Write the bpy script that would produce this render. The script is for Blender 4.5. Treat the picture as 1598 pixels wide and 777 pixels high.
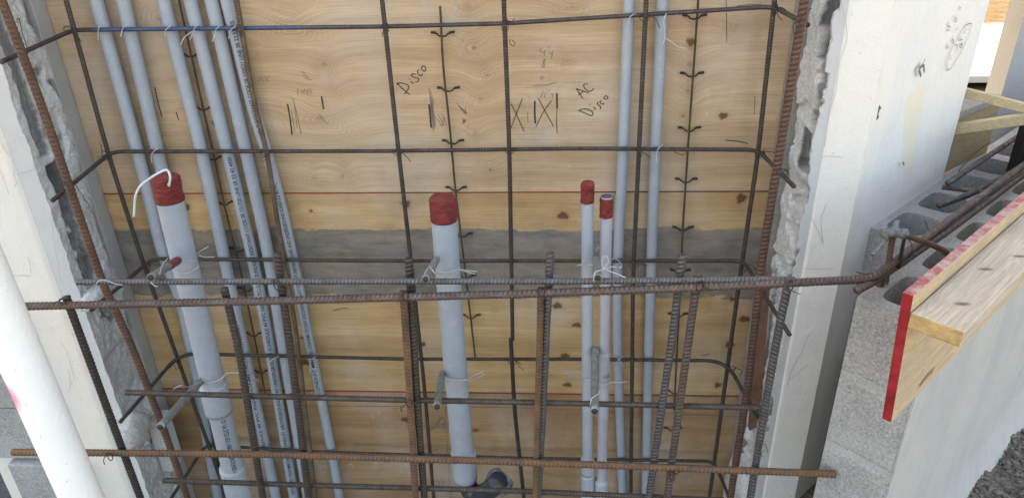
import bpy, bmesh, math, random
import numpy as np
from mathutils import Vector
S = bpy.context.scene
COL = S.collection
for o in list(bpy.data.objects): bpy.data.objects.remove(o)
random.seed(4); RNG = np.random.RandomState(7)

# ------------------------------------------------------------------ camera
# world frame: camera at the origin, X right along the plywood wall, Y into the wall, Z up (metres)
F = 1130.0; CX, CY = 799.0, 388.5
_d = np.array([67, 2218, F]); _d /= np.linalg.norm(_d)
_x = np.array([1, 0, -0.0617]); _x -= _d*_x.dot(_d); _x /= np.linalg.norm(_x)
_y = np.cross(_d, _x)
if _y[2] < 0: _y = -_y
R = np.array([_x, _y, -_d])
def ray(px, py): return R @ np.array([(px-CX)/F, (py-CY)/F, 1.0])
def PY(px, py, Y): r = ray(px, py); return r*Y/r[1]
def PZ(px, py, Z): r = ray(px, py); return r*Z/r[2]
def PX(px, py, X): r = ray(px, py); return r*X/r[0]
def PD(px, py, c): r = ray(px, py); return r*c/(r[0]-r[1])      # vertical plane x-y=c (the 45 degree wall)
cam = bpy.data.cameras.new('camera'); co = bpy.data.objects.new('camera', cam); COL.objects.link(co)
from mathutils import Matrix
cxv, cyv, czv = R[:, 0], -R[:, 1], -R[:, 2]
M4 = Matrix(((cxv[0], cyv[0], czv[0], 0), (cxv[1], cyv[1], czv[1], 0), (cxv[2], cyv[2], czv[2], 0), (0, 0, 0, 1)))
co.matrix_world = M4
cam.sensor_width = 36; cam.lens = 36*F/1598; cam.clip_start = 0.02; cam.clip_end = 3000
S.camera = co
# ------------------------------------------------------------------ light
SUN_EL, SUN_AZ = 48, -38          # azimuth measured from +Y towards +X; sun stands behind the wall
W = bpy.data.worlds.new('World'); S.world = W; W.use_nodes = True
nt = W.node_tree; bg = nt.nodes['Background']
sky = nt.nodes.new('ShaderNodeTexSky'); sky.sky_type = 'NISHITA'; sky.sun_disc = False
sky.sun_elevation = math.radians(SUN_EL); sky.sun_rotation = math.radians(SUN_AZ)
sky.dust_density = 4.0; sky.air_density = 1.0
nt.links.new(sky.outputs[0], bg.inputs[0]); bg.inputs[1].default_value = 0.15
sl = bpy.data.lights.new('sun', 'SUN'); sl.energy = 3.2; sl.angle = math.radians(0.53); sl.color = (1, .95, .87)
so = bpy.data.objects.new('sun', sl); COL.objects.link(so)
sd = Vector((math.sin(math.radians(SUN_AZ))*math.cos(math.radians(SUN_EL)), math.cos(math.radians(SUN_AZ))*math.cos(math.radians(SUN_EL)), math.sin(math.radians(SUN_EL))))
so.rotation_euler = sd.to_track_quat('Z', 'Y').to_euler()
S.view_settings.view_transform = 'Standard'; S.view_settings.look = 'None'; S.view_settings.gamma = 1
S.view_settings.exposure = 2.66
S.view_settings.use_white_balance = True; S.view_settings.white_balance_temperature = 8800; S.view_settings.white_balance_tint = 8
S.render.engine = 'CYCLES'

# ------------------------------------------------------------------ node helpers
class MB:
    def __init__(s, name, rough=.7, metal=0, spec=.5):
        s.m = bpy.data.materials.new(name); s.m.use_nodes = True; s.t = s.m.node_tree
        s.b = s.t.nodes['Principled BSDF']; s.b.inputs['Roughness'].default_value = rough
        s.b.inputs['Metallic'].default_value = metal; s.b.inputs['Specular IOR Level'].default_value = spec
        s.pos = s.t.nodes.new('ShaderNodeNewGeometry').outputs['Position']
    def n(s, t, **k):
        nd = s.t.nodes.new(t)
        for a, v in k.items(): setattr(nd, a, v)
        return nd
    def L(s, a, b): s.t.links.new(a, b)
    def put(s, inp, v):
        if isinstance(v, (int, float)): inp.default_value = v
        elif isinstance(v, tuple): inp.default_value = v if len(v) == 4 or inp.type != 'RGBA' else (*v, 1)
        else: s.L(v, inp)
    def noise(s, sc, det=4, rough=.55, vec=None, scale3=None, dist=0):
        v = vec or s.pos
        if scale3:
            mp = s.n('ShaderNodeMapping'); s.L(v, mp.inputs[0]); mp.inputs['Scale'].default_value = scale3; v = mp.outputs[0]
        nd = s.n('ShaderNodeTexNoise'); s.L(v, nd.inputs['Vector']); nd.inputs['Scale'].default_value = sc
        nd.inputs['Detail'].default_value = det; nd.inputs['Roughness'].default_value = rough; nd.inputs['Distortion'].default_value = dist
        return nd.outputs['Fac']
    def voro(s, sc, feat='F1'):
        nd = s.n('ShaderNodeTexVoronoi', feature=feat); s.L(s.pos, nd.inputs['Vector']); nd.inputs['Scale'].default_value = sc
        return nd.outputs['Distance']
    def ramp(s, f, stops):
        r = s.n('ShaderNodeValToRGB'); s.put(r.inputs[0], f); e = r.color_ramp.elements
        while len(e) < len(stops): e.new(.5)
        for i, (p, c) in enumerate(stops):
            e[i].position = p; e[i].color = (*c, 1) if isinstance(c, tuple) else (c, c, c, 1)
        return r.outputs[0]
    def math(s, op, a, b=0.0, clamp=False):
        m = s.n('ShaderNodeMath', operation=op); m.use_clamp = clamp; s.put(m.inputs[0], a); s.put(m.inputs[1], b); return m.outputs[0]
    def mix(s, f, a, b, mode='MIX'):
        m = s.n('ShaderNodeMix', data_type='RGBA', blend_type=mode)
        s.put(m.inputs[0], f); s.put(m.inputs[6], a); s.put(m.inputs[7], b); return m.outputs[2]
    def attr(s, name):
        a = s.n('ShaderNodeAttribute'); a.attribute_name = name; return a.outputs['Fac']
    def col(s, v): s.put(s.b.inputs['Base Color'], v)
    def bump(s, h, dist=.002, st=1.0):
        b = s.n('ShaderNodeBump'); s.put(b.inputs['Height'], h); b.inputs['Distance'].default_value = dist; b.inputs['Strength'].default_value = st
        s.L(b.outputs[0], s.b.inputs['Normal'])
    def sepx(s):
        n = s.n('ShaderNodeSeparateXYZ'); s.L(s.pos, n.inputs[0]); return n.outputs

def rebar_mat(name, base, rust, amt, rough=.5, blue=None, dust=0):
    b = MB(name, rough, .35)
    f = b.ramp(b.noise(38, 5, .65), [(.5-amt*.35, 0.0), (.72-amt*.35, 1.0)])
    c = b.mix(f, base, rust)
    c = b.mix(b.ramp(b.noise(240, 3), [(.35, 0.0), (.7, .55)]), c, tuple(x*.45 for x in base))
    c = b.mix(b.ramp(b.noise(30, 7, .8), [(.64, 0.0), (.7, .55)]), c, (.27, .255, .235))
    c = b.mix(b.ramp(b.noise(9, 4, .7), [(.5, 0.0), (.62, .5)]), c, tuple(x*1.25 for x in rust))
    if dust: c = b.mix(b.ramp(b.noise(22, 5, .7), [(.45, 0.0), (.6, dust)]), c, (.34, .27, .2))
    if blue:
        x = b.sepx()[0]
        m = b.math('MULTIPLY', b.ramp(b.math('SUBTRACT', x, blue[0]-.5), [(.48, 0.0), (.52, 1.0)]), b.ramp(b.math('SUBTRACT', x, blue[1]-.5), [(.42, 1.0), (.54, 0.0)]))
        m = b.math('MULTIPLY', m, b.ramp(b.noise(60, 4), [(.25, .3), (.5, 1.0)]))
        c = b.mix(m, c, (.035, .08, .19))
    rb = b.attr('rib')
    c = b.mix(b.math('MULTIPLY', rb, b.ramp(b.noise(55, 3), [(.35, .05), (.7, .55)])), c, tuple(min(1, x*1.9+.04) for x in base))
    c = b.mix(b.ramp(rb, [(0, .6), (.25, 0.0)]), c, tuple(x*.35 for x in rust))
    b.col(c); b.put(b.b.inputs['Roughness'], b.ramp(f, [(0, rough-.08), (1, .85)]))
    b.bump(b.noise(420, 4), .0008, .6)
    return b.m
M = {}
M['bar'] = rebar_mat('weathered_steel', (.05, .046, .044), (.075, .045, .03), .3)
M['barblue'] = rebar_mat('blue_smeared_steel', (.06, .055, .055), (.08, .05, .04), .2, blue=(-1.12, -.58))
M['bargrey'] = rebar_mat('grey_steel', (.095, .097, .108), (.09, .07, .055), .15, .42)
M['barmix'] = rebar_mat('mill_scale_steel', (.085, .078, .082), (.13, .075, .05), .4, .45)
M['barbrown'] = rebar_mat('muddy_steel', (.09, .065, .042), (.13, .085, .045), .5, .8, dust=.3)
M['rust'] = rebar_mat('rusty_steel', (.1, .058, .045), (.15, .075, .05), .55, .7)
M['orange'] = rebar_mat('orange_rust_steel', (.085, .06, .048), (.21, .1, .045), .42, .7)
M['dark'] = rebar_mat('dark_steel', (.035, .033, .032), (.06, .04, .03), .3, .5)

def plain(name, c, rough=.5, metal=0, nz=.12, sc=60, bmp=0):
    b = MB(name, rough, metal)
    b.col(b.mix(b.ramp(b.noise(sc, 4), [(.3, 0.0), (.75, 1.0)]), tuple(x*(1-nz) for x in c), tuple(min(1, x*(1+nz)) for x in c)))
    if bmp: b.bump(b.noise(sc*4, 4), bmp)
    return b.m
def pvc_mat():
    b = MB('grey_pvc', .42)
    c = b.mix(b.ramp(b.noise(9, 4), [(.3, 0.0), (.7, 1.0)]), (.275, .31, .36), (.325, .36, .41))
    c = b.mix(b.ramp(b.noise(45, 6, .75), [(.53, 0.0), (.72, .5)]), c, (.46, .45, .42))
    c = b.mix(b.ramp(b.noise(16, 7, .8), [(.62, 0.0), (.66, .6)]), c, (.42, .41, .39))
    c = b.mix(b.ramp(b.noise(160, 3), [(.66, 0.0), (.74, .5)]), c, (.2, .2, .2))
    b.col(c); b.put(b.b.inputs['Roughness'], b.ramp(b.noise(30, 4), [(.3, .35), (.7, .6)])); b.bump(b.noise(90, 4), .0004, .5)
    return b.m
M['pvc'] = pvc_mat()
M['pvcold'] = plain('weathered_pvc', (.33, .34, .34), .6, 0, .2, 40)
M['pvclilac'] = plain('lilac_grey_pvc', (.33, .33, .375), .45, 0, .1, 14)
M['blackpipe'] = plain('primed_black_pipe', (.03, .035, .045), .35, 0, .3, 80)
M['emt'] = plain('galvanised_conduit', (.22, .235, .225), .5, .45, .25, 90, .0005)
M['inside'] = plain('conduit_bore', (.03, .028, .025), .9)
M['blackwire'] = plain('annealed_wire', (.05, .038, .032), .55, .5)
M['whitewire'] = plain('galvanised_wire', (.42, .44, .47), .45, .3)
M['elb'] = plain('cement_smeared_elbow', (.17, .18, .19), .6, 0, .7, 45, .002)
M['bore2'] = plain('brown_bore', (.07, .04, .025), .9)
M['film'] = plain('purple_film', (.1, .05, .09), .4)
M['ink'] = plain('printed_ink', (.02, .022, .03), .6)
M['pencil'] = plain('pencil_mark', (.11, .09, .08), .8)
M['crackc'] = plain('hairline_crack', (.33, .3, .27), .9)
M['marker'] = plain('marker_ink', (.02, .018, .02), .6)
M['redpaint'] = plain('red_paint', (.3, .018, .025), .5, 0, .4, 35, .001)
def seam():
    b = MB('faded_red_seam', .7); b.col(b.mix(b.ramp(b.noise(3.1, 4, .6, scale3=(1, 1, .1)), [(.45, 0.0), (.56, 1.0)]), (.26, .02, .02), (.09, .035, .022))); return b.m
M['seam'] = seam()
M['white'] = plain('chalk_white', (.6, .6, .6), .8)
def tape():
    b = MB('red_tape', .38)
    b.col(b.mix(b.ramp(b.noise(70, 5, .6), [(.35, 0.0), (.7, 1.0)]), (.15, .01, .01), (.27, .03, .025)))
    b.bump(b.noise(110, 5, .6, scale3=(1, 1, 2.6), dist=1.6), .007, .9); return b.m
M['tape'] = tape()

def plywood(name, light, dark, grey=False):
    b = MB(name, .72, 0, .3)
    g = b.attr('grain')                                   # metres of rotary-cut figure, bent round the knots
    cv = b.n('ShaderNodeCombineXYZ'); sx = b.sepx()
    b.put(cv.inputs[0], b.math('MULTIPLY', sx[0], .9)); b.put(cv.inputs[2], b.math('MULTIPLY', g, 22))
    broad = b.noise(1.0, 4, .55, cv.outputs[0])
    saw = b.math('FRACT', b.math('ADD', b.math('MULTIPLY', g, 15), b.math('MULTIPLY', broad, .9)))
    sawc = b.ramp(saw, [(0, 0.0), (.55, .25), (.93, .8), (.985, 1.0), (1, 0.0)])
    cv2 = b.n('ShaderNodeCombineXYZ'); b.put(cv2.inputs[0], b.math('MULTIPLY', sx[0], 7)); b.put(cv2.inputs[2], b.math('MULTIPLY', g, 420))
    fine = b.noise(1.0, 4, .6, cv2.outputs[0])
    c = b.mix(b.math('MULTIPLY', sawc, .36), light, dark)
    c = b.mix(b.ramp(broad, [(.38, 0.0), (.62, .62)]), c, dark)
    c = b.mix(b.ramp(fine, [(.42, 0.0), (.72, .6)]), c, tuple(x*.55 for x in dark))
    c = b.mix(b.ramp(b.noise(1.0, 5, .65, scale3=(1.1, 1, 5.5)), [(.42, 0.0), (.66, .35)]), c, tuple(x*.7 for x in dark))
    blot = b.noise(3.2, 5, .6)
    c = b.mix(b.ramp(blot, [(.45, 0.0), (.7, .5)]), c, (.5, .45, .4))
    c = b.mix(b.ramp(b.noise(5.5, 7, .78, scale3=(1, 1, .7)), [(.57, 0.0), (.66, .5)]), c, (.42, .39, .36))
    c = b.mix(b.ramp(b.noise(38, 6, .8), [(.64, 0.0), (.69, .7)]), c, (.5, .49, .47))
    c = b.mix(b.ramp(b.noise(2.3, 6, .7), [(.52, 0.0), (.68, .35)]), c, tuple(x*.5 for x in dark))
    c = b.mix(b.math('MULTIPLY', b.attr('ring'), .6), c, tuple(x*.72 for x in dark))
    c = b.mix(b.attr('knot'), c, (.09, .032, .016))
    c = b.mix(b.ramp(b.noise(260, 2), [(.7, 0.0), (.74, .6)]), c, (.1, .07, .05))
    if grey:
        cem = b.mix(b.ramp(b.noise(14, 6, .65, scale3=(1, 1, 3)), [(.3, 0.0), (.7, 1.0)]), (.075, .078, .078), (.2, .205, .205))
        cem = b.mix(b.ramp(fine, [(.5, 0.0), (.7, .5)]), cem, (.3, .28, .24))
        sg = b.math('ADD', b.attr('stain'), b.math('MULTIPLY', b.math('SUBTRACT', b.noise(26, 7, .75, scale3=(.5, 1, 1.3)), .5), .9))
        st = b.math('MULTIPLY', b.ramp(sg, [(.47, 0.0), (.56, 1.0)]), b.ramp(b.noise(7, 6, .7, scale3=(.6, 1, 2)), [(.3, 1.0), (.75, .55)]))
        c = b.mix(st, c, cem); crust = b.math('MULTIPLY', st, b.math('ADD', b.math('MULTIPLY', b.noise(35, 6, .7), 5.0), 2.0))
    b.col(c); hh = b.math('ADD', b.math('MULTIPLY', fine, .5), b.noise(500, 2))
    b.bump(b.math('ADD', hh, crust) if grey else hh, .0009, .6)
    return b.m
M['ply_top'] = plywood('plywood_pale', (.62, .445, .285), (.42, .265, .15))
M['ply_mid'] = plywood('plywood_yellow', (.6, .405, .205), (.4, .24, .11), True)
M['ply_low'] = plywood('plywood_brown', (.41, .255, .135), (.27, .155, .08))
def lumber(name, a, c2, end=(1, 0, 0), sc=(1, 1, 1), d=(.707, .707), knots=()):
    b = MB(name, .75, 0, .25)
    sx = b.sepx(); along = b.math('ADD', b.math('MULTIPLY', sx[0], d[0]), b.math('MULTIPLY', sx[1], d[1]))
    acr = b.math('SUBTRACT', b.math('MULTIPLY', sx[0], d[1]), b.math('MULTIPLY', sx[1], d[0]))
    cv = b.n('ShaderNodeCombineXYZ'); b.put(cv.inputs[0], b.math('MULTIPLY', along, 2.2)); b.put(cv.inputs[1], b.math('MULTIPLY', acr, 26)); b.put(cv.inputs[2], b.math('MULTIPLY', sx[2], 26))
    n1 = b.noise(1, 3, .5, cv.outputs[0], dist=.6)
    rings = b.math('FRACT', b.math('MULTIPLY', n1, 16))
    cv2 = b.n('ShaderNodeCombineXYZ'); b.put(cv2.inputs[0], b.math('MULTIPLY', along, 9)); b.put(cv2.inputs[1], b.math('MULTIPLY', acr, 300)); b.put(cv2.inputs[2], b.math('MULTIPLY', sx[2], 300))
    c = b.mix(b.ramp(rings, [(0, 0.0), (.8, .7), (1, 0.0)]), a, c2)
    c = b.mix(b.ramp(b.noise(1, 3, .6, cv2.outputs[0]), [(.45, 0.0), (.75, .5)]), c, tuple(x*.6 for x in c2))
    c = b.mix(b.ramp(b.noise(6, 5, .6), [(.5, 0.0), (.72, .45)]), c, (.3, .27, .23))
    for kc_ in knots:
        mp = b.n('ShaderNodeVectorMath', operation='SUBTRACT'); b.L(b.pos, mp.inputs[0]); mp.inputs[1].default_value = tuple(kc_)
        mm = b.n('ShaderNodeMapping'); b.L(mp.outputs[0], mm.inputs[0]); mm.inputs['Rotation'].default_value = (0, 0, -math.pi/4); mm.inputs['Scale'].default_value = (.55, 1.3, 1)
        ln = b.n('ShaderNodeVectorMath', operation='LENGTH'); b.L(mm.outputs[0], ln.inputs[0]); dd_ = b.math('ADD', ln.outputs['Value'], b.math('MULTIPLY', b.noise(40, 3), .006))
        wv = b.math('SINE', b.math('MULTIPLY', dd_, 1300.0))
        c = b.mix(b.math('MULTIPLY', b.math('MULTIPLY', wv, .28), b.ramp(dd_, [(.008, 1.0), (.03, 0.0)]), True), c, tuple(x*.5 for x in c2))
        c = b.mix(b.ramp(dd_, [(.007, .9), (.0105, 0.0)]), c, (.13, .07, .04))
    b.col(c); b.bump(b.math('ADD', rings, b.noise(300, 3)), .0009, .5)
    return b.m
M['lumber'] = lumber('weathered_lumber', (.52, .44, .345), (.38, .3, .22), knots=[PZ(1538, 420, -.619), PZ(1502, 474, -.619), PZ(1590, 400, -.619)])
M['lumber_end'] = plain('sawn_end_grain', (.42, .28, .125), .85, 0, .3, 45, .002)
M['formply'] = lumber('form_plywood', (.6, .45, .29), (.45, .3, .17))
M['lath'] = lumber('pale_lath', (.6, .49, .31), (.45, .33, .17), d=(1, 0))
M['greywood'] = lumber('grey_weathered_wood', (.33, .31, .29), (.2, .18, .16), d=(0, 1))
M['tanboard'] = lumber('tan_board', (.4, .3, .17), (.27, .19, .1))
def redworn():
    b = MB('worn_red_paint', .6)
    f = b.ramp(b.noise(34, 6, .7), [(.42, 0.0), (.6, 1.0)])
    b.col(b.mix(f, b.mix(b.ramp(b.noise(120, 4), [(.3, 0.0), (.7, 1.0)]), (.3, .025, .035), (.36, .1, .1)), (.4, .28, .25)))
    b.bump(b.noise(300, 3), .0006); return b.m
M['redworn'] = redworn()

def cmu(name, a=(.33, .34, .345), lo=.6, porous=1.0):
    b = MB(name, .92, 0, .2)
    c = b.mix(b.ramp(b.noise(150, 4, .7), [(.33, 0.0), (.66, 1.0)]), tuple(x*lo for x in a), tuple(x*1.22 for x in a))
    c = b.mix(b.ramp(b.noise(10, 5, .6), [(.4, 0.0), (.7, .5)]), c, tuple(x*1.3 for x in a))
    c = b.mix(b.ramp(b.noise(330, 2), [(.64, 0.0), (.7, .8)]), c, (.05, .05, .05))
    c = b.mix(b.ramp(b.noise(3, 5, .7), [(.5, 0.0), (.7, .3)]), c, (.3, .26, .2))
    b.col(c); b.bump(b.math('ADD', b.noise(260, 4, .7), b.math('MULTIPLY', b.noise(60, 3), .6)), .003*porous, 1.0)
    return b.m
M['cmu'] = cmu('concrete_block', (.36, .36, .355), .58)
M['cmudark'] = cmu('concrete_block_core', (.2, .2, .205))
M['broken'] = cmu('broken_concrete', (.5, .5, .495), .72)
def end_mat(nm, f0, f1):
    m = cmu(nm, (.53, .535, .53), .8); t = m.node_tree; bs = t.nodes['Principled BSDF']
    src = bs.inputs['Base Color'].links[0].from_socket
    at = t.nodes.new('ShaderNodeAttribute'); at.attribute_name = 'fill_shade'
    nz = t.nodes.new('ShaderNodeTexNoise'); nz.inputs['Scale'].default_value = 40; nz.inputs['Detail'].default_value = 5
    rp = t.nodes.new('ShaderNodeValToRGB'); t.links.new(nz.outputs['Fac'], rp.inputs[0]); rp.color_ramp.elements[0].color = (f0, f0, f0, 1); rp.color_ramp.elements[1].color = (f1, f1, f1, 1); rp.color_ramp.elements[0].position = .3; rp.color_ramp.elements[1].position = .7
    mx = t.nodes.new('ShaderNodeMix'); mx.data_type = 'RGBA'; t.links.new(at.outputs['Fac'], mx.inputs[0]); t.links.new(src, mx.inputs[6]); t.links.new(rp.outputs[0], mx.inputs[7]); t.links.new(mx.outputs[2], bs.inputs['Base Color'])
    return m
M['endwall'] = end_mat('broken_block_end', .15, .28); M['endwall2'] = end_mat('broken_block_end_shaded', .035, .10)  # recess colour by depth: grey mortar left, cavity shade painted near-black right
M['mortar'] = cmu('mortar', (.33, .335, .33), .8, .6)
def plaster(name, a, warm, cool, wf=.5, dirt=.35):
    b = MB(name, .85, 0, .25)
    c = b.mix(b.ramp(b.noise(2.2, 4, .55, scale3=(1.5, 1.5, .6)), [(.4, 0.0), (.62, wf)]), a, warm)
    c = b.mix(b.ramp(b.noise(4.5, 5, .6, scale3=(1.6, 1.6, .5)), [(.47, 0.0), (.65, .7)]), c, cool)
    c = b.mix(b.ramp(b.noise(28, 6, .7, scale3=(1, 1, .5)), [(.5, 0.0), (.75, dirt)]), c, tuple(x*.78 for x in a))
    c = b.mix(b.ramp(b.noise(120, 4, .6), [(.67, 0.0), (.73, .6)]), c, (.3, .29, .27))
    c = b.mix(b.math('MULTIPLY', b.attr('warm'), .75), c, (.72, .65, .5))
    b.col(c); b.bump(b.math('ADD', b.math('MULTIPLY', b.noise(9, 4, .6), 2.0), b.noise(130, 5, .65)), .0028, .6)
    return b.m
M['plaster'] = plaster('white_plaster', (.72, .705, .675), (.75, .7, .61), (.665, .665, .66))
M['plaster_cream'] = plaster('cream_plaster', (.71, .69, .65), (.73, .64, .52), (.64, .645, .65), .6)
M['edgestrip'] = plaster('shell_edge', (.52, .525, .525), (.54, .53, .51), (.47, .485, .5), .4, .3)
M['jambgrey'] = plaster('grey_mortar_coat', (.36, .365, .36), (.39, .36, .32), (.31, .325, .335))
M['parge'] = plaster('parged_coat', (.44, .43, .41), (.46, .44, .395), (.37, .37, .37), .4, .5)
M['post'] = plaster('painted_white_post', (.88, .865, .83), (.88, .82, .7), (.85, .86, .86), .35, .06)
def pinkpost():
    m = M['post']; t = m.node_tree; bs = t.nodes['Principled BSDF']; src = bs.inputs['Base Color'].links[0].from_socket
    g = t.nodes.new('ShaderNodeNewGeometry'); c = PY(23, 614, 1.022)
    nz = t.nodes.new('ShaderNodeTexNoise'); nz.inputs['Scale'].default_value = 30
    mp = t.nodes.new('ShaderNodeMapping'); mp.vector_type = 'POINT'; mp.inputs['Scale'].default_value = (1, .6, .62)
    mp.inputs['Location'].default_value = (-c[0], -c[1]*.6, -c[2]*.62); t.links.new(g.outputs['Position'], mp.inputs[0])
    ln = t.nodes.new('ShaderNodeVectorMath'); ln.operation = 'LENGTH'; t.links.new(mp.outputs[0], ln.inputs[0])
    ad = t.nodes.new('ShaderNodeMath'); ad.operation = 'MULTIPLY_ADD'; t.links.new(nz.outputs['Fac'], ad.inputs[0]); ad.inputs[1].default_value = .02; t.links.new(ln.outputs['Value'], ad.inputs[2])
    rp = t.nodes.new('ShaderNodeValToRGB'); rp.color_ramp.elements[0].position = .024; rp.color_ramp.elements[0].color = (1, 1, 1, 1); rp.color_ramp.elements[1].position = .038; rp.color_ramp.elements[1].color = (0, 0, 0, 1)
    t.links.new(ad.outputs[0], rp.inputs[0])
    mx = t.nodes.new('ShaderNodeMix'); mx.data_type = 'RGBA'; t.links.new(rp.outputs[0], mx.inputs[0]); t.links.new(src, mx.inputs[6]); mx.inputs[7].default_value = (.75, .2, .38, 1); t.links.new(mx.outputs[2], bs.inputs['Base Color'])
pinkpost()
M['pink'] = plain('pink_spray_paint', (.72, .2, .36), .6)
def soil_mat():
    b = MB('dark_soil', .95, 0, .15)
    c = b.mix(b.ramp(b.noise(60, 6, .7), [(.35, 0.0), (.65, 1.0)]), (.13, .108, .09), (.34, .29, .24))
    sx = b.sepx()
    far = b.ramp(b.math('MULTIPLY', sx[1], .1), [(.3, 0.0), (.42, 1.0)])
    sand = b.mix(b.ramp(b.noise(5, 6, .65), [(.35, 0.0), (.65, 1.0)]), (.07, .045, .024), (.13, .088, .048))
    sand = b.mix(b.ramp(b.noise(16, 5, .7), [(.6, 0.0), (.66, .7)]), sand, (.07, .045, .025))
    c = b.mix(far, c, sand)
    b.col(c); b.bump(b.noise(70, 6, .7), .02, 1); return b.m
M['soil'] = soil_mat()
M['padwhite'] = plain('bright_concrete', (.5, .49, .46), .9, 0, .08, 3)
M['slab'] = plain('slab_concrete', (.4, .4, .39), .9, 0, .1, 5)
M['black'] = plain('black_post', (.02, .02, .022), .6)

# ------------------------------------------------------------------ mesh helpers
def link(name, me, mat, parent=None):
    o = bpy.data.objects.new(name, me); COL.objects.link(o)
    if mat is not None:
        for m in (mat if isinstance(mat, list) else [mat]): me.materials.append(m)
    if parent is not None: o.parent = parent
    return o
def mk(name, V, Fc, mat, parent=None, smooth=False, mi=None):
    me = bpy.data.meshes.new(name)
    me.from_pydata([tuple(v) for v in (V.tolist() if isinstance(V, np.ndarray) else V)], [], Fc.tolist() if isinstance(Fc, np.ndarray) else Fc)
    if smooth: me.polygons.foreach_set('use_smooth', [True]*len(me.polygons))
    if mi is not None: 
        o = link(name, me, mat, parent); me.polygons.foreach_set('material_index', mi); return o
    return link(name, me, mat, parent)
def tag(o, label=None, cat=None, group=None, kind=None):
    if label: o['label'] = label
    if cat: o['category'] = cat
    if group: o['group'] = group
    if kind: o['kind'] = kind
    return o
def empty(name, loc=(0, 0, 0)):
    o = bpy.data.objects.new(name, None); COL.objects.link(o); o.empty_display_size = .05
    return o
def smoothpath(P, bend=.03, step=.004):
    """polyline with rounded corners, evenly resampled"""
    P = [np.array(p, float) for p in P]; out = [P[0]]
    for i in range(1, len(P)-1):
        a, b, c = P[i-1], P[i], P[i+1]; la = np.linalg.norm(a-b); lc = np.linalg.norm(c-b)
        k = min(bend, la*.45, lc*.45); p0 = b+(a-b)/la*k; p1 = b+(c-b)/lc*k
        for t in np.linspace(0, 1, 9): out.append((1-t)**2*p0+2*t*(1-t)*b+t*t*p1)
    out.append(P[-1]); out = np.array(out)
    s = np.r_[0, np.cumsum(np.linalg.norm(np.diff(out, axis=0), axis=1))]
    n = max(2, int(s[-1]/step)+1); ss = np.linspace(0, s[-1], n)
    return np.array([np.interp(ss, s, out[:, k]) for k in range(3)]).T, ss
def frames(C):
    T = np.gradient(C, axis=0); T /= np.linalg.norm(T, axis=1)[:, None]
    up = np.array([0.13, -1.0, .21]) if abs(T[0][1]) < .8 else np.array([0, .1, 1.0])
    N = np.zeros_like(T); n = up-T[0]*up.dot(T[0]); n /= np.linalg.norm(n)
    for i in range(len(T)):
        n = n-T[i]*n.dot(T[i]); n /= np.linalg.norm(n); N[i] = n
    return T, N, np.cross(T, N)
def tube(name, P, r, mat, parent=None, seg=14, bend=.03, step=.01, rad=None, caps=True, wob=0):
    C, s = smoothpath(P, bend, step); T, N, B = frames(C); n = len(C)
    th = np.linspace(0, 2*math.pi, seg, endpoint=False)
    rr = np.full((n, seg), r) if rad is None else rad(s, th)
    if wob: rr = rr+RNG.uniform(-wob, wob, rr.shape)
    V = C[:, None]+rr[..., None]*(np.cos(th)[None, :, None]*N[:, None]+np.sin(th)[None, :, None]*B[:, None])
    V = V.reshape(-1, 3); i, j = np.meshgrid(np.arange(n-1), np.arange(seg), indexing='ij')
    a = i*seg+j; b = i*seg+(j+1) % seg
    Fc = np.stack([a, b, b+seg, a+seg], -1).reshape(-1, 4).tolist()
    if caps: Fc += [list(range(seg))[::-1], [(n-1)*seg+k for k in range(seg)]]
    return mk(name, V, Fc, mat, parent, True)
def rebar(P, r, mat, label, name='rebar', cat='rebar', group=None, parent=None, bend=.035, flip=1):
    ph0 = random.random()*6; tw = random.uniform(0, 2); pitch = max(.0075, r*1.15); RB = []
    def rad(s, th):
        u = ((th+tw+.25*np.sin(s[-1]*3)) % math.pi)/math.pi
        U, SS = np.meshgrid(u, s)
        p = .5+.5*np.cos(2*math.pi*(SS/pitch+flip*.75*U+ph0/6))
        rib = np.clip((p-.45)/.35, 0, 1)*np.clip(np.minimum(U, 1-U)*9, 0, 1)
        lon = np.clip(1-np.minimum(U, 1-U)*9, 0, 1)
        RB.append(np.maximum(rib, lon*.8))
        return r*.94+r*.15*RB[-1]*(.8+.2*np.sin(SS*37+ph0))
    # slight natural waviness
    P = [np.array(p, float) for p in P]
    o = tube(name, P, r, mat, parent, 14, bend, pitch/4.6, rad)
    at = o.data.attributes.new('rib', 'FLOAT', 'POINT'); at.data.foreach_set('value', RB[-1].ravel().astype(np.float32))
    tag(o, label, cat, group); return o
def box(name, P0, P1, mat, parent=None, bev=.002, jit=0, sub=0):
    """axis aligned box"""
    bm = bmesh.new(); bmesh.ops.create_cube(bm, size=1)
    P0, P1 = np.minimum(P0, P1), np.maximum(P0, P1)
    for v in bm.verts: v.co = Vector(((P0+P1)/2+np.array(v.co)*(P1-P0)))
    if bev: bmesh.ops.bevel(bm, geom=bm.edges[:], offset=bev, segments=2, affect='EDGES', profile=.5)
    me = bpy.data.meshes.new(name); bm.to_mesh(me); bm.free(); return link(name, me, mat, parent)
def prism(name, poly, z0, z1, mat, parent=None, bev=0):
    bm = bmesh.new(); lo = [bm.verts.new((p[0], p[1], z0)) for p in poly]; f = bm.faces.new(lo)
    r = bmesh.ops.extrude_face_region(bm, geom=[f]); vs = [v for v in r['geom'] if isinstance(v, bmesh.types.BMVert)]
    for v in vs: v.co.z = z1
    bmesh.ops.recalc_face_normals(bm, faces=bm.faces)
    if bev: bmesh.ops.bevel(bm, geom=bm.edges[:], offset=bev, segments=2, affect='EDGES')
    me = bpy.data.meshes.new(name); bm.to_mesh(me); bm.free(); return link(name, me, mat, parent)
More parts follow.
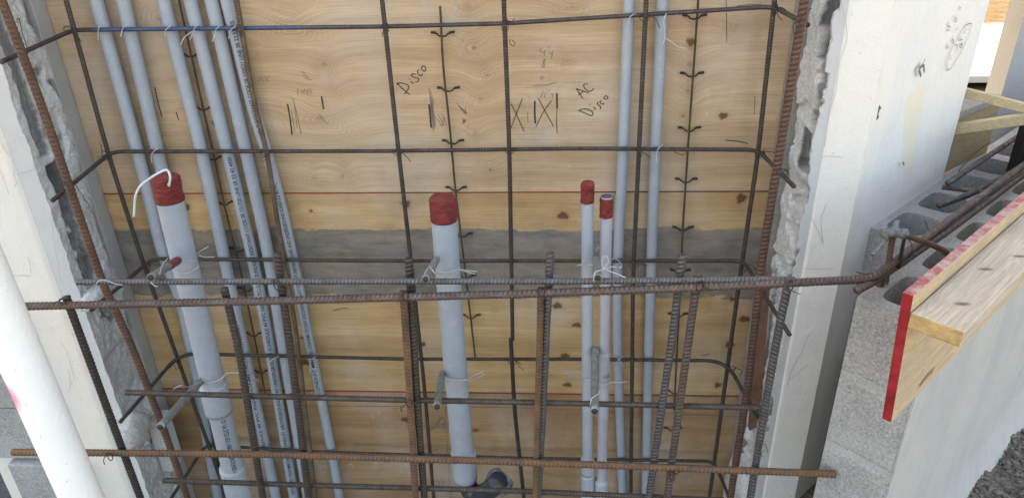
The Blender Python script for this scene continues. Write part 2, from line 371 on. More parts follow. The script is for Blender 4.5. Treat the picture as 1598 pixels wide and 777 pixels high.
def vnoise(x, y, sc, seed=0, octs=4, gain=.5):
    """fractal value noise, 0..1"""
    out = 0; amp = 1; tot = 0
    for o in range(octs):
        X = np.asarray(x)*sc*2**o+seed*17.3+o*5.1; Y = np.asarray(y)*sc*2**o+seed*9.7+o*3.3
        xi = np.floor(X).astype(int); yi = np.floor(Y).astype(int); fx = X-xi; fy = Y-yi
        fx = fx*fx*(3-2*fx); fy = fy*fy*(3-2*fy)
        def h(a, b):
            n = (a*374761393+b*668265263+seed*1013) & 0x7fffffff; n = ((n ^ (n >> 13))*1274126177) & 0x7fffffff
            return ((n ^ (n >> 16)) & 0xffff)/65535.
        v = (h(xi, yi)*(1-fx)+h(xi+1, yi)*fx)*(1-fy)+(h(xi, yi+1)*(1-fx)+h(xi+1, yi+1)*fx)*fy
        out = out+amp*v; tot += amp; amp *= gain
    return out/tot
def grid(name, A, B, fn, mat, parent=None, smooth=True, attrs=None):
    """fn(a,b)->xyz arrays over the lattice of A and B"""
    a, b = np.meshgrid(A, B, indexing='ij'); V = np.stack(fn(a, b), -1).reshape(-1, 3)
    n, m = a.shape; i, j = np.meshgrid(np.arange(n-1), np.arange(m-1), indexing='ij'); k = i*m+j
    o = mk(name, V, np.stack([k, k+m, k+m+1, k+1], -1).reshape(-1, 4), mat, parent, smooth)
    if attrs:
        for nm, arr in attrs(a, b).items():
            at = o.data.attributes.new(nm, 'FLOAT', 'POINT'); at.data.foreach_set('value', np.asarray(arr, float).ravel())
    return o
def stroke(name, lines, plane, w, mat, parent, off=.0012, split=False):
    if split:
        for L in lines: stroke(name, L if split == 2 else [L], plane, w, mat, parent, off)
        return
    """flat ribbons (ink or pencil) lying on a surface; lines are lists of pixels, plane maps a pixel to a surface point and gives its normal"""
    V = []; Fc = []
    for L in lines:
        ww = w
        if isinstance(L, tuple): L, ww = L
        P = [plane(*q)[0] for q in L]; nrm = plane(*L[0])[1]
        if len(P) > 2: P = list(smoothpath(P, .01, .004)[0])
        for a, b in zip(P[:-1], P[1:]):
            a = np.array(a); b = np.array(b); t = b-a; ln = np.linalg.norm(t)
            if ln < 1e-6: continue
            t /= ln; sdv = np.cross(t, nrm)*ww/2; a = a-t*ww*.25+nrm*off; b = b+t*ww*.25+nrm*off; k = len(V)
            V += [a-sdv, b-sdv, b+sdv, a+sdv]; Fc.append([k, k+1, k+2, k+3])
    # tiny per-quad offsets so ribbons never share a plane
    for q in range(len(Fc)):
        for v in Fc[q]: V[v] = V[v]+nrm*(q % 7)*3e-5
    return mk(name, V, Fc, mat, parent)
def px(l, Y, sep=PY): return [sep(a, b, Y) for a, b in l]

# ------------------------------------------------------------------ the ground
def ground_fn(a, b):
    z = -1.66-.035*np.clip(a-1.0, 0, 6)+.03*(vnoise(a, b, 1.5, 3)-.5)
    near = (np.abs(a) < 4) & (np.abs(b-1) < 4)
    z = z+np.where(near, .07*(vnoise(a, b, 9, 5, 5, .6)-.5), 0)
    tr = np.clip((b-.62)/.12, 0, 1)*np.clip((3.2-b)/.2, 0, 1)*np.clip((.62-a)/.06, 0, 1)*np.clip((a+3.5)/.2, 0, 1)
    return a, b, z-.62*tr
def lat(lo, hi, near0, near1, st):
    mid = np.arange(near0, near1, st); l = near0-np.geomspace(st, near0-lo, 26)[::-1]; r = near1+np.geomspace(st, hi-near1, 26)
    return np.r_[l, mid, r]
g = grid('ground', lat(-900, 900, -2.6, 3.4, .035), lat(-900, 900, -1.0, 3.6, .035), ground_fn, M['soil'])
tag(g, kind='structure')
o = box('concrete_pad', (1.5, 6.55, -1.70), (12, 9.0, -1.64), M['padwhite']); tag(o, kind='structure')
# crumbly clods at the foot of the outer wall
def clods():
    V = []; Fc = []
    ico = bmesh.new(); bmesh.ops.create_icosphere(ico, subdivisions=1, radius=1)
    iv = np.array([v.co[:] for v in ico.verts]); fi = [[v.index for v in f.verts] for f in ico.faces]; ico.free()
    for k in range(5200):
        u = random.uniform(.35, 1.9); v = .155+abs(random.gauss(0, .22)); x = .6+(u+v)*.7071; y = 1.28+(u-v)*.7071
        s = random.choice([.002, .002, .003, .003, .004, .005, .007, .010])*(2.2 if k % 90 == 0 else 1)*random.uniform(.7, 1.4)
        n = iv*(1+.35*(RNG.rand(len(iv), 1)-.5)*2)*np.array([1, random.uniform(.7, 1.2), .75])*s
        z = ground_fn(np.array([x]), np.array([y]))[2][0]
        base = len(V); V += [tuple(q+np.array([x, y, z+s*.25])) for q in n]; Fc += [[base+i for i in f] for f in fi]
    return mk('soil_clods', V, Fc, M['soil'])
tag(clods(), 'dark crumbly clods of soil heaped along the foot of the outer block wall', 'soil', kind='stuff')

# ------------------------------------------------------------------ plywood back form
PYW = 1.82
def figs(px_list, Y=PYW): return [(PY(x, y, Y)[0], PY(x, y, Y)[2], s, k) for x, y, s, k in px_list]
KN_TOP = figs([(455, 45, .05, .3), (506, 100, .035, .5), (517, 136, .022, .5), (500, 185, .06, .25), (740, 75, .045, .6), (760, 118, .03, .6), (750, 155, .045, .3),
               (742, 208, .035, .3), (765, 265, .03, .5), (535, 275, .035, .4), (490, 278, .03, .3), (1076, 100, .04, .5), (1073, 142, .035, .6), (1066, 181, .035, .6),
               (1128, 181, .014, .8), (1078, 66, .015, .8), (885, 97, .01, .5), (335, 193, .012, 1), (730, 10, .04, .4), (250, 30, .05, .3), (1150, 40, .03, .3), (215, 180, .03, .3), (724, 189, .007, 1), (893, 12, .03, .3)])
KN_MID = figs([(291, 323, .016, 1), (634, 318, .017, 1), (878, 337, .016, 1), (1157, 310, .02, 1), (452, 328, .03, .5), (485, 329, .006, 1), (870, 477, .016, 1), (1143, 467, .012, 1), (1162, 498, .016, 1),
               (1138, 538, .015, 1), (1120, 601, .014, 1), (886, 600, .013, 1), (660, 537, .012, 1), (476, 565, .018, 1), (471, 527, .008, 1), (882, 555, .012, 1), (755, 411, .01, .7), (1143, 385, .018, .5), (773, 483, .012, .5), (901, 507, .012, .8), (240, 500, .02, .4), (1108, 480, .012, .6)])
KN_LOW = figs([(633, 654, .015, .9), (742, 671, .01, .8), (772, 697, .012, .6), (556, 695, .012, .5), (410, 640, .014, .7), (880, 740, .02, .3), (520, 740, .03, .3), (1090, 690, .03, .3), (930, 660, .03, .3)])
def ply_attrs(kn, stain=False, zs=1.0):
    def f(x, z):
        g = z*zs+.006*(vnoise(x*.8, z*3, 1.4, 11, 3)-.5)+.0025*(vnoise(x*1.5, z*12, 2.0, 12, 3)-.5); ring = np.zeros_like(x); knot = np.zeros_like(x)
        for (kx, kz, s, k) in kn:
            ang = np.arctan2(z-kz, x-kx); d = np.sqrt(((x-kx)/(1.25+.45*math.sin(kx*37)))**2+(z-kz)**2)*(1+.14*np.sin(ang*3+kx*9)+.08*np.sin(ang*5+kz*21))+.004*(vnoise(x, z, 60, 44, 3)-.5)
            e = np.exp(-(d/(s*1.1))**2); g = g+e*s*.65*(1 if k < .8 else .5)
            ring = np.maximum(ring, np.exp(-(d/s)**2)*(.5+.5*np.sin(d*2*math.pi/.0075+3*vnoise(x, z, 40, 3)))*min(1, k+.35)*1.3)
            if k >= .8: knot = np.maximum(knot, np.clip(3.2-d/(s*.24), 0, 1)*.85)
            else: knot = np.maximum(knot, np.clip(1.3-d/(s*.14), 0, 1)*k)
        st = np.zeros_like(x)
        if stain:
            zt = PY(800, 358, PYW)[2]; zb = PY(800, 463, PYW)[2]
            e = .028*(vnoise(x, z*0, 7, 21, 5, .6)-.5)+.012*(vnoise(x, z*0, 1.5, 22)-.5)
            st = np.minimum(.5+(zt+e-z)/.05, .5+(z-(zb+.35*e))/.09)
        if not stain: st = st-5
        return {'grain': g, 'ring': np.clip(ring, 0, 1), 'knot': np.clip(knot, 0, 1), 'stain': np.clip(st, 0, 1)}
    return f
Z1, Z2 = -.7565, -1.438
XL, XR = -1.30, .60
def panel(name, z0, z1, mat, kn, y, lab, stain=False):
    e = empty(name); tag(e, lab, 'plywood', 'plywood sheets closing the back of the opening')
    A = np.arange(XL, XR+.001, .0042); Bz = np.linspace(z0, z1, int((z1-z0)/.0034))
    f = grid('face_veneer', A, Bz, lambda x, z: (x, y+.0025*(vnoise(x, z, 2.5, 4)-.5), z), mat, e, True, ply_attrs(kn, stain))
    box('core_plies', (XL, y+.003, z0+.0005), (XR, y+.02, z1-.0005), M['formply'], e, .001)
    return e
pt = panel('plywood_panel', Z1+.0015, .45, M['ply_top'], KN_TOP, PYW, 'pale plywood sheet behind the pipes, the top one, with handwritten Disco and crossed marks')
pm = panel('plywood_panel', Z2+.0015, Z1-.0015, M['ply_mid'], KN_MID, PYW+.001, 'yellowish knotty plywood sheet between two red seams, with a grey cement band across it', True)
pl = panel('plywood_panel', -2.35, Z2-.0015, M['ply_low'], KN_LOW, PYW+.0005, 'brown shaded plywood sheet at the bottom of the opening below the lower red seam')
box('red_edge', (XL, PYW-.0012, Z1-.0012), (XR, PYW+.012, Z1+.0022), M['seam'], pm, 0)
box('red_edge', (XL, PYW-.0012, Z2-.0015), (XR, PYW+.012, Z2+.0022), M['seam'], pl, 0)
def onply(x, y): return PY(x, y, PYW), np.array([0, -1., 0])
def Z(ox, oy, s, pts): return [(ox+a*s, oy+b*s) for a, b in pts]
s2 = 180/999.; D1 = lambda p: Z(600, 80, s2, p)
stroke('handwriting', [D1([(108, 272), (150, 320), (215, 375)]), D1([(110, 290), (125, 272), (170, 280), (215, 298), (205, 335), (175, 368)]), D1([(230, 262), (252, 280)]), D1([(214, 240), (218, 245)]),
    D1([(270, 200), (235, 195), (232, 215), (262, 232), (298, 232), (295, 262), (270, 268)]), D1([(300, 160), (280, 175), (305, 215), (325, 215), (330, 195)]), D1([(330, 130), (315, 145), (340, 180), (362, 165), (352, 130), (330, 130)])], onply, .0022, M['marker'], pt)
s3 = 170/777.; s3x = 190/868.; D2 = lambda p: [(780+a*s3x, 50+b*s3) for a, b in p]
stroke('handwriting', [D2([(545, 405), (592, 475)]), D2([(545, 405), (635, 435)]), D2([(560, 450), (600, 420)]), D2([(628, 370), (590, 375), (610, 410), (640, 428), (670, 405)]),
    D2([(562, 560), (610, 580), (650, 598)]), D2([(568, 555), (620, 545), (668, 575), (655, 598)]), D2([(668, 535), (682, 552)]), D2([(640, 515), (643, 519)]), D2([(700, 500), (690, 515), (720, 530), (715, 550)]), D2([(722, 488), (708, 500), (735, 518), (745, 508)]), D2([(755, 455), (775, 462), (760, 485), (735, 470), (755, 455)]),
    ], onply, .0022, M['marker'], pt, .0013)
stroke('crossed_mark', [D2([(275, 475), (320, 560), (382, 672)]), D2([(368, 490), (310, 570), (257, 675)])], onply, .0018, M['marker'], pt, .0013)
stroke('crossed_mark', [D2([(80, 512), (115, 580), (172, 708)]), D2([(160, 478), (115, 590), (80, 685)])], onply, .0018, M['marker'], pt, .0013)
stroke('marker_line', [(D2([(250, 495), (248, 560), (253, 650)]), .004), (D2([(406, 440), (407, 480), (408, 540)]), .004), (D2([(408, 540), (403, 640), (409, 720)]), .0016), (D2([(200, 570), (200, 648)]), .001),
    (D1([(387, 465), (395, 540), (405, 660)]), .0045), ([(449, 163), (453, 185), (456, 210)], .0035), ([(502, 151), (505, 170)], .0038), ([(242, 137), (247, 160), (253, 182)], .0025), ([(275, 175), (279, 187)], .0028),
    ([(1132, 219), (1150, 220), (1167, 224)], .002), ([(1133, 0), (1134, 66)], .0012), ([(1150, 10), (1175, 7), (1198, 9)], .0012), ([(1178, 150), (1177, 178)], .0010)], onply, .002, M['marker'], pt, .0014, True)
pen = [D2([(295, 115), (280, 145), (320, 148)]), D2([(318, 130), (318, 175)]), D2([(345, 105), (350, 118)]), D2([(355, 140), (358, 160), (375, 155)]), D2([(378, 135), (368, 192)]),
    D2([(325, 195), (305, 205), (322, 230), (310, 262), (300, 240), (325, 200)]), D2([(310, 318), (285, 325), (295, 342), (312, 330)]), D2([(240, 382), (330, 378), (412, 360)]),
    D2([(310, 420), (290, 470)]), D2([(330, 430), (315, 455), (320, 470)]), D2([(350, 415), (352, 425)]), D2([(365, 440), (378, 455), (380, 430), (375, 472)])]
for k in range(4): pen.append(D1([(388+k*13, 318+k*32), (402+k*6, 480), (425+k*6, 700-k*20)]))
for k in range(3): pen.append(D1([(625+k*20, 450+k*20), (700+k*8, 545-k*4)])); pen.append(D1([(440+k*24, 565-k*16), (500+k*20, 650-k*6)]))
pen += [D1([(520, 565), (500, 650)]), D1([(700, 490), (705, 545)]), [(457, 153), (463, 175), (470, 208)], [(460, 165), (464, 200)], [(455, 172), (460, 205)], [(498, 178), (505, 188), (512, 194)], [(465, 138), (465, 148)], [(470, 140), (474, 146), (476, 139)], [(480, 139), (480, 147)], [(484, 138), (486, 146)],
    [(470, 112), (478, 115)], [(472, 117), (482, 120)], [(476, 122), (487, 125)], [(405, 128), (408, 118), (412, 128)], [(414, 120), (416, 128)], [(420, 118), (417, 126), (421, 127)]]
stroke('pencil_mark', pen, onply, .0011, M['pencil'], pt, .0016, True)
stroke('pencil_line', [[(400, 633), (600, 633), (800, 635), (1000, 642), (1160, 650)], [(695, 636), (703, 777)], [(684, 700), (668, 705), (655, 712)], [(672, 670), (690, 652)], [(672, 657), (690, 659)], [(668, 672), (692, 660)],
    ([(690, 650), (694, 655), (690, 668), (683, 665), (684, 653), (690, 650)], .0015), [(693, 652), (694, 670)], [(680, 750), (686, 749), (686, 756), (681, 758)], [(690, 748), (692, 756)], [(618, 634), (618, 640)], [(625, 632), (627, 642)], [(635, 636), (640, 645)]], lambda x, y: (PY(x, y, PYW), np.array([0, -1., 0])), .0014, M['pencil'], pl, .0012, True)
stroke('dried_mark', [[(1110, 442), (1128, 443)], ([(1095, 554), (1108, 552)], .002), ([(520, 485), (535, 480), (545, 481)], .0015)], lambda x, y: (PY(x, y, PYW), np.array([0, -1., 0])), .002, M['marker'], pm, .0012, True)

# ------------------------------------------------------------------ broken wall ends either side of the opening
TOPZ = 1.35
def sm(x, a, b): t = np.clip((x-a)/(b-a), 0, 1); return t*t*(3-2*t)
def left_depth(y, z):
    n = vnoise(y, z, 14, 31, 5, .6)-.5; n2 = vnoise(y, z, 45, 32, 4, .6)-.5; n3 = 1.7*(vnoise(y*0, z, 9, 33, 4, .6)-.5)
    d = .009*n2+.014*n+.009*sm(vnoise(y, z, 16, 39, 3), .56, .63)*sm(y, 1.66, 1.67)
    upper = sm(z, -.60, -.575)
    ed = 1.622+.012*n3; d += upper*.016*sm(y, ed, ed+.004)*sm(1.672+.01*n3-y, 0, .004)
    mid = sm(-z, .60, .64)*(1-sm(-z, .93, .98)); core = sm(y, 1.630+.012*n3, 1.634+.012*n3)*sm(1.694+.03*n3-y, 0, .01)
    rub = sm(-z, .74, .78)
    d += mid*core*(.062-rub*(.02+.045*vnoise(y, z, 30, 35, 4, .6)))
    ch = sm(-z, .93, .95)*(1-sm(-z, 1.06, 1.08))*sm(y, 1.625, 1.635)*sm(1.72-y, 0, .02)
    d += ch*(.03*vnoise(y, z, 22, 36, 4, .6)-.016)
    low = sm(-z, 1.16, 1.2)*(1-sm(-z, 1.36, 1.40)); ed2 = 1.612+.012*n3; d += low*.018*sm(y, ed2, ed2+.004)
    rb = sm(-z, 1.38, 1.42)*(1-sm(-z, 1.52, 1.54)); d += rb*(.05*vnoise(y, z, 20, 37, 5, .6)-.03)*sm(y, 1.605, 1.62)
    d += .007*sm(y, 1.748+.016*n3+.02*n2, 1.752+.016*n3+.02*n2)                 # rough arris of the rear shell
    d += .006*(np.abs(np.mod(-z-.19*1.0, .19)-.095) > .0915)*sm(y, 1.66, 1.67)*0
    return d
def right_parts(y, z):
    n = vnoise(y, z, 14, 41, 5, .6)-.5; n2 = vnoise(y, z, 45, 42, 4, .6)-.5; n3 = vnoise(y*0, z, 8, 43, 4, .6)-.5
    rubn = vnoise(y, z, 26, 45, 5, .6)
    base = .009*n2+.016*n+.01*sm(vnoise(y, z, 18, 49, 3), .55, .62)+.007*sm(y, 1.762+.008*n3, 1.766+.008*n3)+sm(-z, .5, .7)*.004*rubn
    rec = sm(z, -.375, -.368)*.05*sm(1.684+.004*n3-y, 0, .003)*sm(y, 1.609, 1.613)
    rec = rec+sm(-z, .37, .385)*(1-sm(-z, .50, .51))*(.02+.05*rubn)*sm(1.652+.05*n3-y, 0, .012)*sm(y, 1.609, 1.615)
    rec = rec+sm(-z, .455, .46)*(1-sm(-z, .52, .525))*.09*sm(1.65+.03*n3-y, 0, .006)*sm(y, 1.606, 1.61)
    rec = rec+sm(-z, .53, .535)*(1-sm(-z, .62, .64))*(.045*rubn)*sm(1.69+.05*n3-y, 0, .02)*sm(y, 1.609, 1.615)
    w = 1.628+.02*sm(-z, .72, .95)+.018*n3+.012*n2
    rec = rec+sm(-z, .62, .64)*(1-sm(-z, 1.0, 1.03))*.05*sm(w-y, 0, .005)*sm(y, 1.604, 1.608)
    rec = rec+sm(-z, 1.28, 1.30)*(1-sm(-z, 1.42, 1.44))*.06*sm(1.64-y, 0, .01)*sm(y, 1.602, 1.61)
    return base, rec
def right_depth(y, z):
    a, b = right_parts(y, z); return a+b
lw = empty('block_wall'); tag(lw, 'white plastered block wall left of the opening with a broken grey rough end', 'wall')
Zr = np.r_[np.linspace(-2.35, -.1, 620), np.linspace(-.09, TOPZ, 40)]
FYL = 1.600
lat_y = np.r_[np.linspace(FYL, 1.77, 80), 1.79]
grid('broken_end', lat_y, Zr, lambda y, z: (-1.27-left_depth(y, z), y, z), M['endwall'], lw, True, lambda y, z: {'fill_shade': np.clip((left_depth(y, z)-.007)/.005, 0, 1)*np.where(z > -1.1, 1, .0)})
def facewob(x, z, s): return .004*(vnoise(x, z, 3, s, 4)-.5)+.0016*(vnoise(x, z, 18, s+1, 4)-.5)
A = np.r_[np.linspace(-1.72, -1.335, 60), np.linspace(-1.33, -1.322, 5)]
def lface(x, z):
    cre = sm(x, -1.335, -1.318)
    w = facewob(x, z, 51)*(1-sm(x, -1.275, -1.27)); d0 = left_depth(np.full_like(x, FYL), z)*sm(x, -1.28, -1.27)
    return x-d0, FYL+w-.006*(1-cre), z
grid('plaster_face', A, Zr, lface, M['plaster_cream'], lw, True)
grid('shell_edge', np.linspace(-1.322, -1.27, 24), Zr, lface, M['edgestrip'], lw, True)
prism('block_core', [(-1.72, 1.608), (-1.37, 1.608), (-1.37, 1.79), (-1.72, 1.79)], -2.35, TOPZ, M['cmudark'], lw)
def onleft(x, y): return PY(x, y, FYL-.006), np.array([0, -1., 0])
stroke('crack', [[(0, 215), (8, 232), (20, 245), (26, 268)], [(0, 262), (10, 285), (15, 302)], [(28, 271), (42, 268), (58, 262)], [(82, 340), (86, 375), (92, 410), (96, 440)], [(50, 425), (48, 408), (44, 400)], [(18, 430), (34, 428), (48, 430)], [(108, 575), (112, 600), (108, 610)], [(95, 530), (105, 545), (112, 570), (118, 590)], [(150, 702), (190, 700), (240, 698)], [(22, 268), (28, 285), (24, 290)]], onleft, .0009, M['crackc'], lw, .004)

rw = empty('concrete_pillar'); tag(rw, 'tall white plastered pillar right of the opening with pencilled sums near its top right', 'pillar')
FYR = 1.600; KX = .695
grid('broken_end', np.r_[np.linspace(FYR, 1.77, 80), 1.79], Zr, lambda y, z: (.58+right_depth(y, z), y, z), M['endwall2'], rw, True, lambda y, z: {'fill_shade': np.clip((right_parts(y, z)[1]-.0015)/.004, 0, 1)*(.75+.25*np.sin(y*60))})
A = np.linspace(.604, KX, 34)
def rface(x, z):
    w = facewob(x, z, 61)*sm(x, .58, .59); ridge = vnoise(x*0, z, 5, 63, 4)*.004
    d0 = right_depth(np.full_like(x, FYR), z)*(1-sm(x, .58, .59)); st = sm(x, .603+ridge, .606+ridge)
    return x+d0, FYR+w-.004*st, z
grid('plaster_face', A, Zr, rface, M['plaster'], rw, True)
grid('shell_edge', np.linspace(.58, .604, 14), Zr, rface, M['edgestrip'], rw, True)
A = np.linspace(0, .585, 120)
def rdiag(t, z):
    w = facewob(t+3, z, 64)*sm(t, 0, .02); rnd = .01*(1-sm(t, 0, .03))
    return KX+t*.7071+w*.7+0*t, FYR-.004+t*.7071-w*.7, z
pp_ = [(1432, 131), (1445, 133), (1441, 165), (1434, 205), (1428, 250), (1420, 275), (1409, 272), (1408, 240), (1410, 200), (1410, 165), (1418, 148), (1428, 142)]
def ondiag(x, y):
    r = ray(x, y); c = KX-(FYR-.004); return r*c/(r[0]-r[1]), np.array([.7071, -.7071, 0])
pq = [(ondiag(*q)[0][0], ondiag(*q)[0][2]) for q in pp_]
def patchmask(t, z):
    X = KX+t*.7071+.006*(vnoise(t, z, 25, 91, 3)-.5); Zq = z+.02*(vnoise(t, z, 18, 92, 3)-.5); ins = np.zeros(t.shape, bool)
    for k in range(len(pq)):
        (x1, z1), (x2, z2) = pq[k], pq[(k+1) % len(pq)]
        ins ^= ((z1 > Zq) != (z2 > Zq)) & (X < (x2-x1)*(Zq-z1)/(z2-z1+1e-12)+x1)
    return ins*1.0
grid('plaster_face', A, Zr, rdiag, M['plaster'], rw, True, lambda t, z: {'warm': patchmask(t, z)})
prism('block_core', [(.66, 1.61), (.70, 1.615), (1.105, 2.02), (.80, 2.32), (.66, 2.2)], -2.35, TOPZ, M['cmudark'], rw)
def ondiag(x, y):
    r = ray(x, y); c = KX-(FYR-.004); return r*c/(r[0]-r[1]), np.array([.7071, -.7071, 0])
stroke('mortar_smear', [([(1431, 118), (1427, 108), (1435, 100), (1436, 112)], .008), ([(1437, 92), (1433, 100)], .004), ([(1403, 252), (1405, 256)], .006)], ondiag, .005, M['cmudark'], rw, .009)
D4 = lambda p: Z(1450, 0, 90/583., p)
stroke('pencil_sums', [D4([(185, 225), (165, 262), (200, 268), (190, 315), (165, 300)]), D4([(225, 160), (228, 172)]), D4([(245, 170), (235, 225)]), D4([(262, 160), (250, 190), (268, 195), (262, 225), (248, 215)]), D4([(290, 65), (290, 100)]), D4([(300, 70), (296, 95)]),
    D4([(255, 290), (252, 305)]), D4([(272, 285), (268, 305)]), D4([(225, 372), (212, 400), (230, 410), (222, 440), (210, 425), (228, 400)]), D4([(165, 450), (178, 490)]), D4([(180, 470), (160, 500)]),
    D4([(250, 450), (272, 455), (262, 520)]), D4([(290, 380), (295, 420)]), D4([(310, 370), (300, 410), (325, 400)]), D4([(290, 440), (288, 480)]), D4([(320, 435), (302, 445), (322, 470), (305, 490), (300, 465), (322, 440)]), D4([(340, 315), (342, 340)]), D4([(355, 285), (358, 308)]),
    D4([(205, 548), (190, 578)]), D4([(208, 580), (192, 606)]),
    D4([(412, 240), (380, 242), (335, 275), (280, 370), (215, 480), (172, 580), (158, 650), (170, 712), (200, 700), (240, 640), (300, 540), (350, 440), (395, 330), (412, 245)])], ondiag, .0017, M['pencil'], rw, .004)
def onright(x, y): return PY(x, y, FYR-.004), np.array([0, -1., 0])
stroke('crack', [[(1312, 0), (1318, 30), (1322, 60), (1308, 100), (1304, 140), (1292, 180), (1286, 230)], [(1281, 244), (1298, 243), (1314, 245)], [(1289, 318), (1280, 340), (1282, 365), (1284, 380)], [(1264, 337), (1274, 355), (1284, 380)], [(1262, 520), (1250, 550), (1235, 575), (1228, 600)], [(1260, 568), (1245, 580), (1232, 592)], [(1255, 418), (1275, 419), (1300, 418)]], onright, .0008, M['crackc'], rw, .003)
# timber make-up strips against the plywood
o = box('timber_strip', (-1.31, 1.768, -2.35), (-1.272, PYW-.001, TOPZ), M['greywood'], None, .002); o.data.materials[0] = M['jambgrey']
tag(o, 'grey cement coated strip between the left broken wall end and the plywood', 'strip')
o = box('timber_strip', (.562, 1.772, -2.35), (.62, PYW-.001, TOPZ), M['greywood'], None, .002)
tag(o, 'pale grey weathered timber strip between the plywood and the right broken wall end', 'strip')
# low lumps at the foot of the left end
def lump(name, c, s, seed, mat, parent=None, label=None, cat=None, amp=.3):
    bm = bmesh.new(); bmesh.ops.create_icosphere(bm, subdivisions=4, radius=1)
    V = np.array([v.co[:] for v in bm.verts]); Fc = [[v.index for v in f.verts] for f in bm.faces]; bm.free()
    V = np.sign(V)*np.abs(V)**.7; n = vnoise(V[:, 0]*1.3+V[:, 2], V[:, 1]*1.3+V[:, 2]*.7, 1.6, seed, 4, .55)-.5
    V = V*(1+amp*2*n)[:, None]*np.array(s)+np.array(c)
    o = mk(name, V, Fc, mat, parent, True)
    if label: tag(o, label, cat)
    return o
p = PX(150, 462, -1.255); lump('broken_block_chunk', p, (.03, .05, .03), 3, M['broken'], None, 'pale broken chunk of block wedged in the left wall end under the long horizontal bar', 'rubble')
p = PX(205, 672, -1.25); lump('mortar_lump', p, (.035, .05, .05), 5, M['broken'], None, 'pale crumbled mortar lump low on the left wall end under the slanting conduit stub', 'rubble')
p = PX(170, 480, -1.262); lump('mortar_lump', p, (.02, .03, .02), 8, M['cmudark'], None, 'small dark crumb of mortar below the broken chunk in the left wall end', 'rubble')
p = PX(258, 672, -1.235); o = box('concrete_offcut', p+np.array([-.03, -.035, -.14]), p+np.array([.012, .035, .06]), M['broken'], None, .006); tag(o, 'rough grey concrete offcut standing against the plywood foot at lower left', 'rubble')
p = PX(1140, 740, .56); o = lump('footing_block', p+np.array([.03, -.06, -.05]), (.05, .09, .17), 9, M['broken'], None, 'rough pale concrete lump at the foot of the right wall end beside the rusty bar', 'rubble', .12)
# brown board leaning in the right reveal
a, b = PY(1196, 430, 1.68), PY(1176, 672, 1.68)
o = mk('brown_board', [a+(-.012, 0, 0), a+(.012, 0, .0), b+(.014, 0, .02), b+(-.012, 0, 0), a+(-.012, .02, 0), a+(.012, .02, 0), b+(.014, .02, .02), b+(-.012, .02, 0)], [[0, 3, 2, 1], [4, 5, 6, 7], [0, 1, 5, 4], [1, 2, 6, 5], [2, 3, 7, 6], [3, 0, 4, 7]], M['ply_low'])
o.data.materials[0] = plain('reddish_board', (.17, .085, .055), .8, 0, .25, 40, .001); tag(o, 'narrow reddish brown board standing behind the rusty bar at the right reveal', 'board')
# left: block column behind the white post
lb = empty('block_pier'); tag(lb, 'bare grey block pier at lower left, partly hidden by the white pole', 'pier')
for k, (x0, x1, z0, z1) in enumerate([(-1.70, -1.46, -1.515, -1.325), (-1.70, -1.46, -1.32, -1.13), (-1.70, -1.46, -1.125, -.935), (-1.655, -1.43, -2.3, -1.53)]):
    box('concrete_block', (x0, 1.575-.004*k, z0), (x1, 1.594, z1), M['cmu'], lb, .004)
o = box('rear_block_wall', (-3.4, 1.95, -2.35), (-1.74, 2.1, TOPZ), M['cmudark'], None, .004); tag(o, 'dark grey block wall far left behind the block pier', 'wall')

# ------------------------------------------------------------------ the 45 degree outer block wall
O = np.array([.6, 1.28]); U2 = np.array([.7071, .7071]); V2 = np.array([.7071, -.7071])
def UV(u, v, z): q = O+U2*u+V2*v; return (q[0], q[1], z)
def cell_top(bm, u0, u1, v0, v1, z, hu, hv, depth, cu, cvv, seedz):
    N = 40; ang = [2*math.pi*(k+.5)/N for k in range(N)]
    corners = [math.atan2(b-cvv, a-cu) % (2*math.pi) for a in (u0, u1) for b in (v0, v1)]
    for c in corners:
        k = min(range(N), key=lambda i: abs((ang[i]-c+math.pi) % (2*math.pi)-math.pi)); ang[k] = c
    outer, ring, low = [], [], []
    for t in ang:
        dx, dy = math.cos(t), math.sin(t)
        s = min([(u1-cu)/dx if dx > 1e-9 else 1e9, (u0-cu)/dx if dx < -1e-9 else 1e9, (v1-cvv)/dy if dy > 1e-9 else 1e9, (v0-cvv)/dy if dy < -1e-9 else 1e9])
        outer.append(bm.verts.new(UV(cu+dx*s, cvv+dy*s, z)))
        e = 5.0; rr = 1/((abs(dx)/hu)**e+(abs(dy)/hv)**e)**(1/e)
        ring.append(bm.verts.new(UV(cu+dx*rr, cvv+dy*rr, z-.0)))
        low.append(bm.verts.new(UV(cu+dx*rr*.93, cvv+dy*rr*.93, z-depth)))
    for k in range(N):
        j = (k+1) % N
        bm.faces.new([outer[k], outer[j], ring[j], ring[k]]); bm.faces.new([ring[k], ring[j], low[j], low[k]])
    bm.faces.new(low)
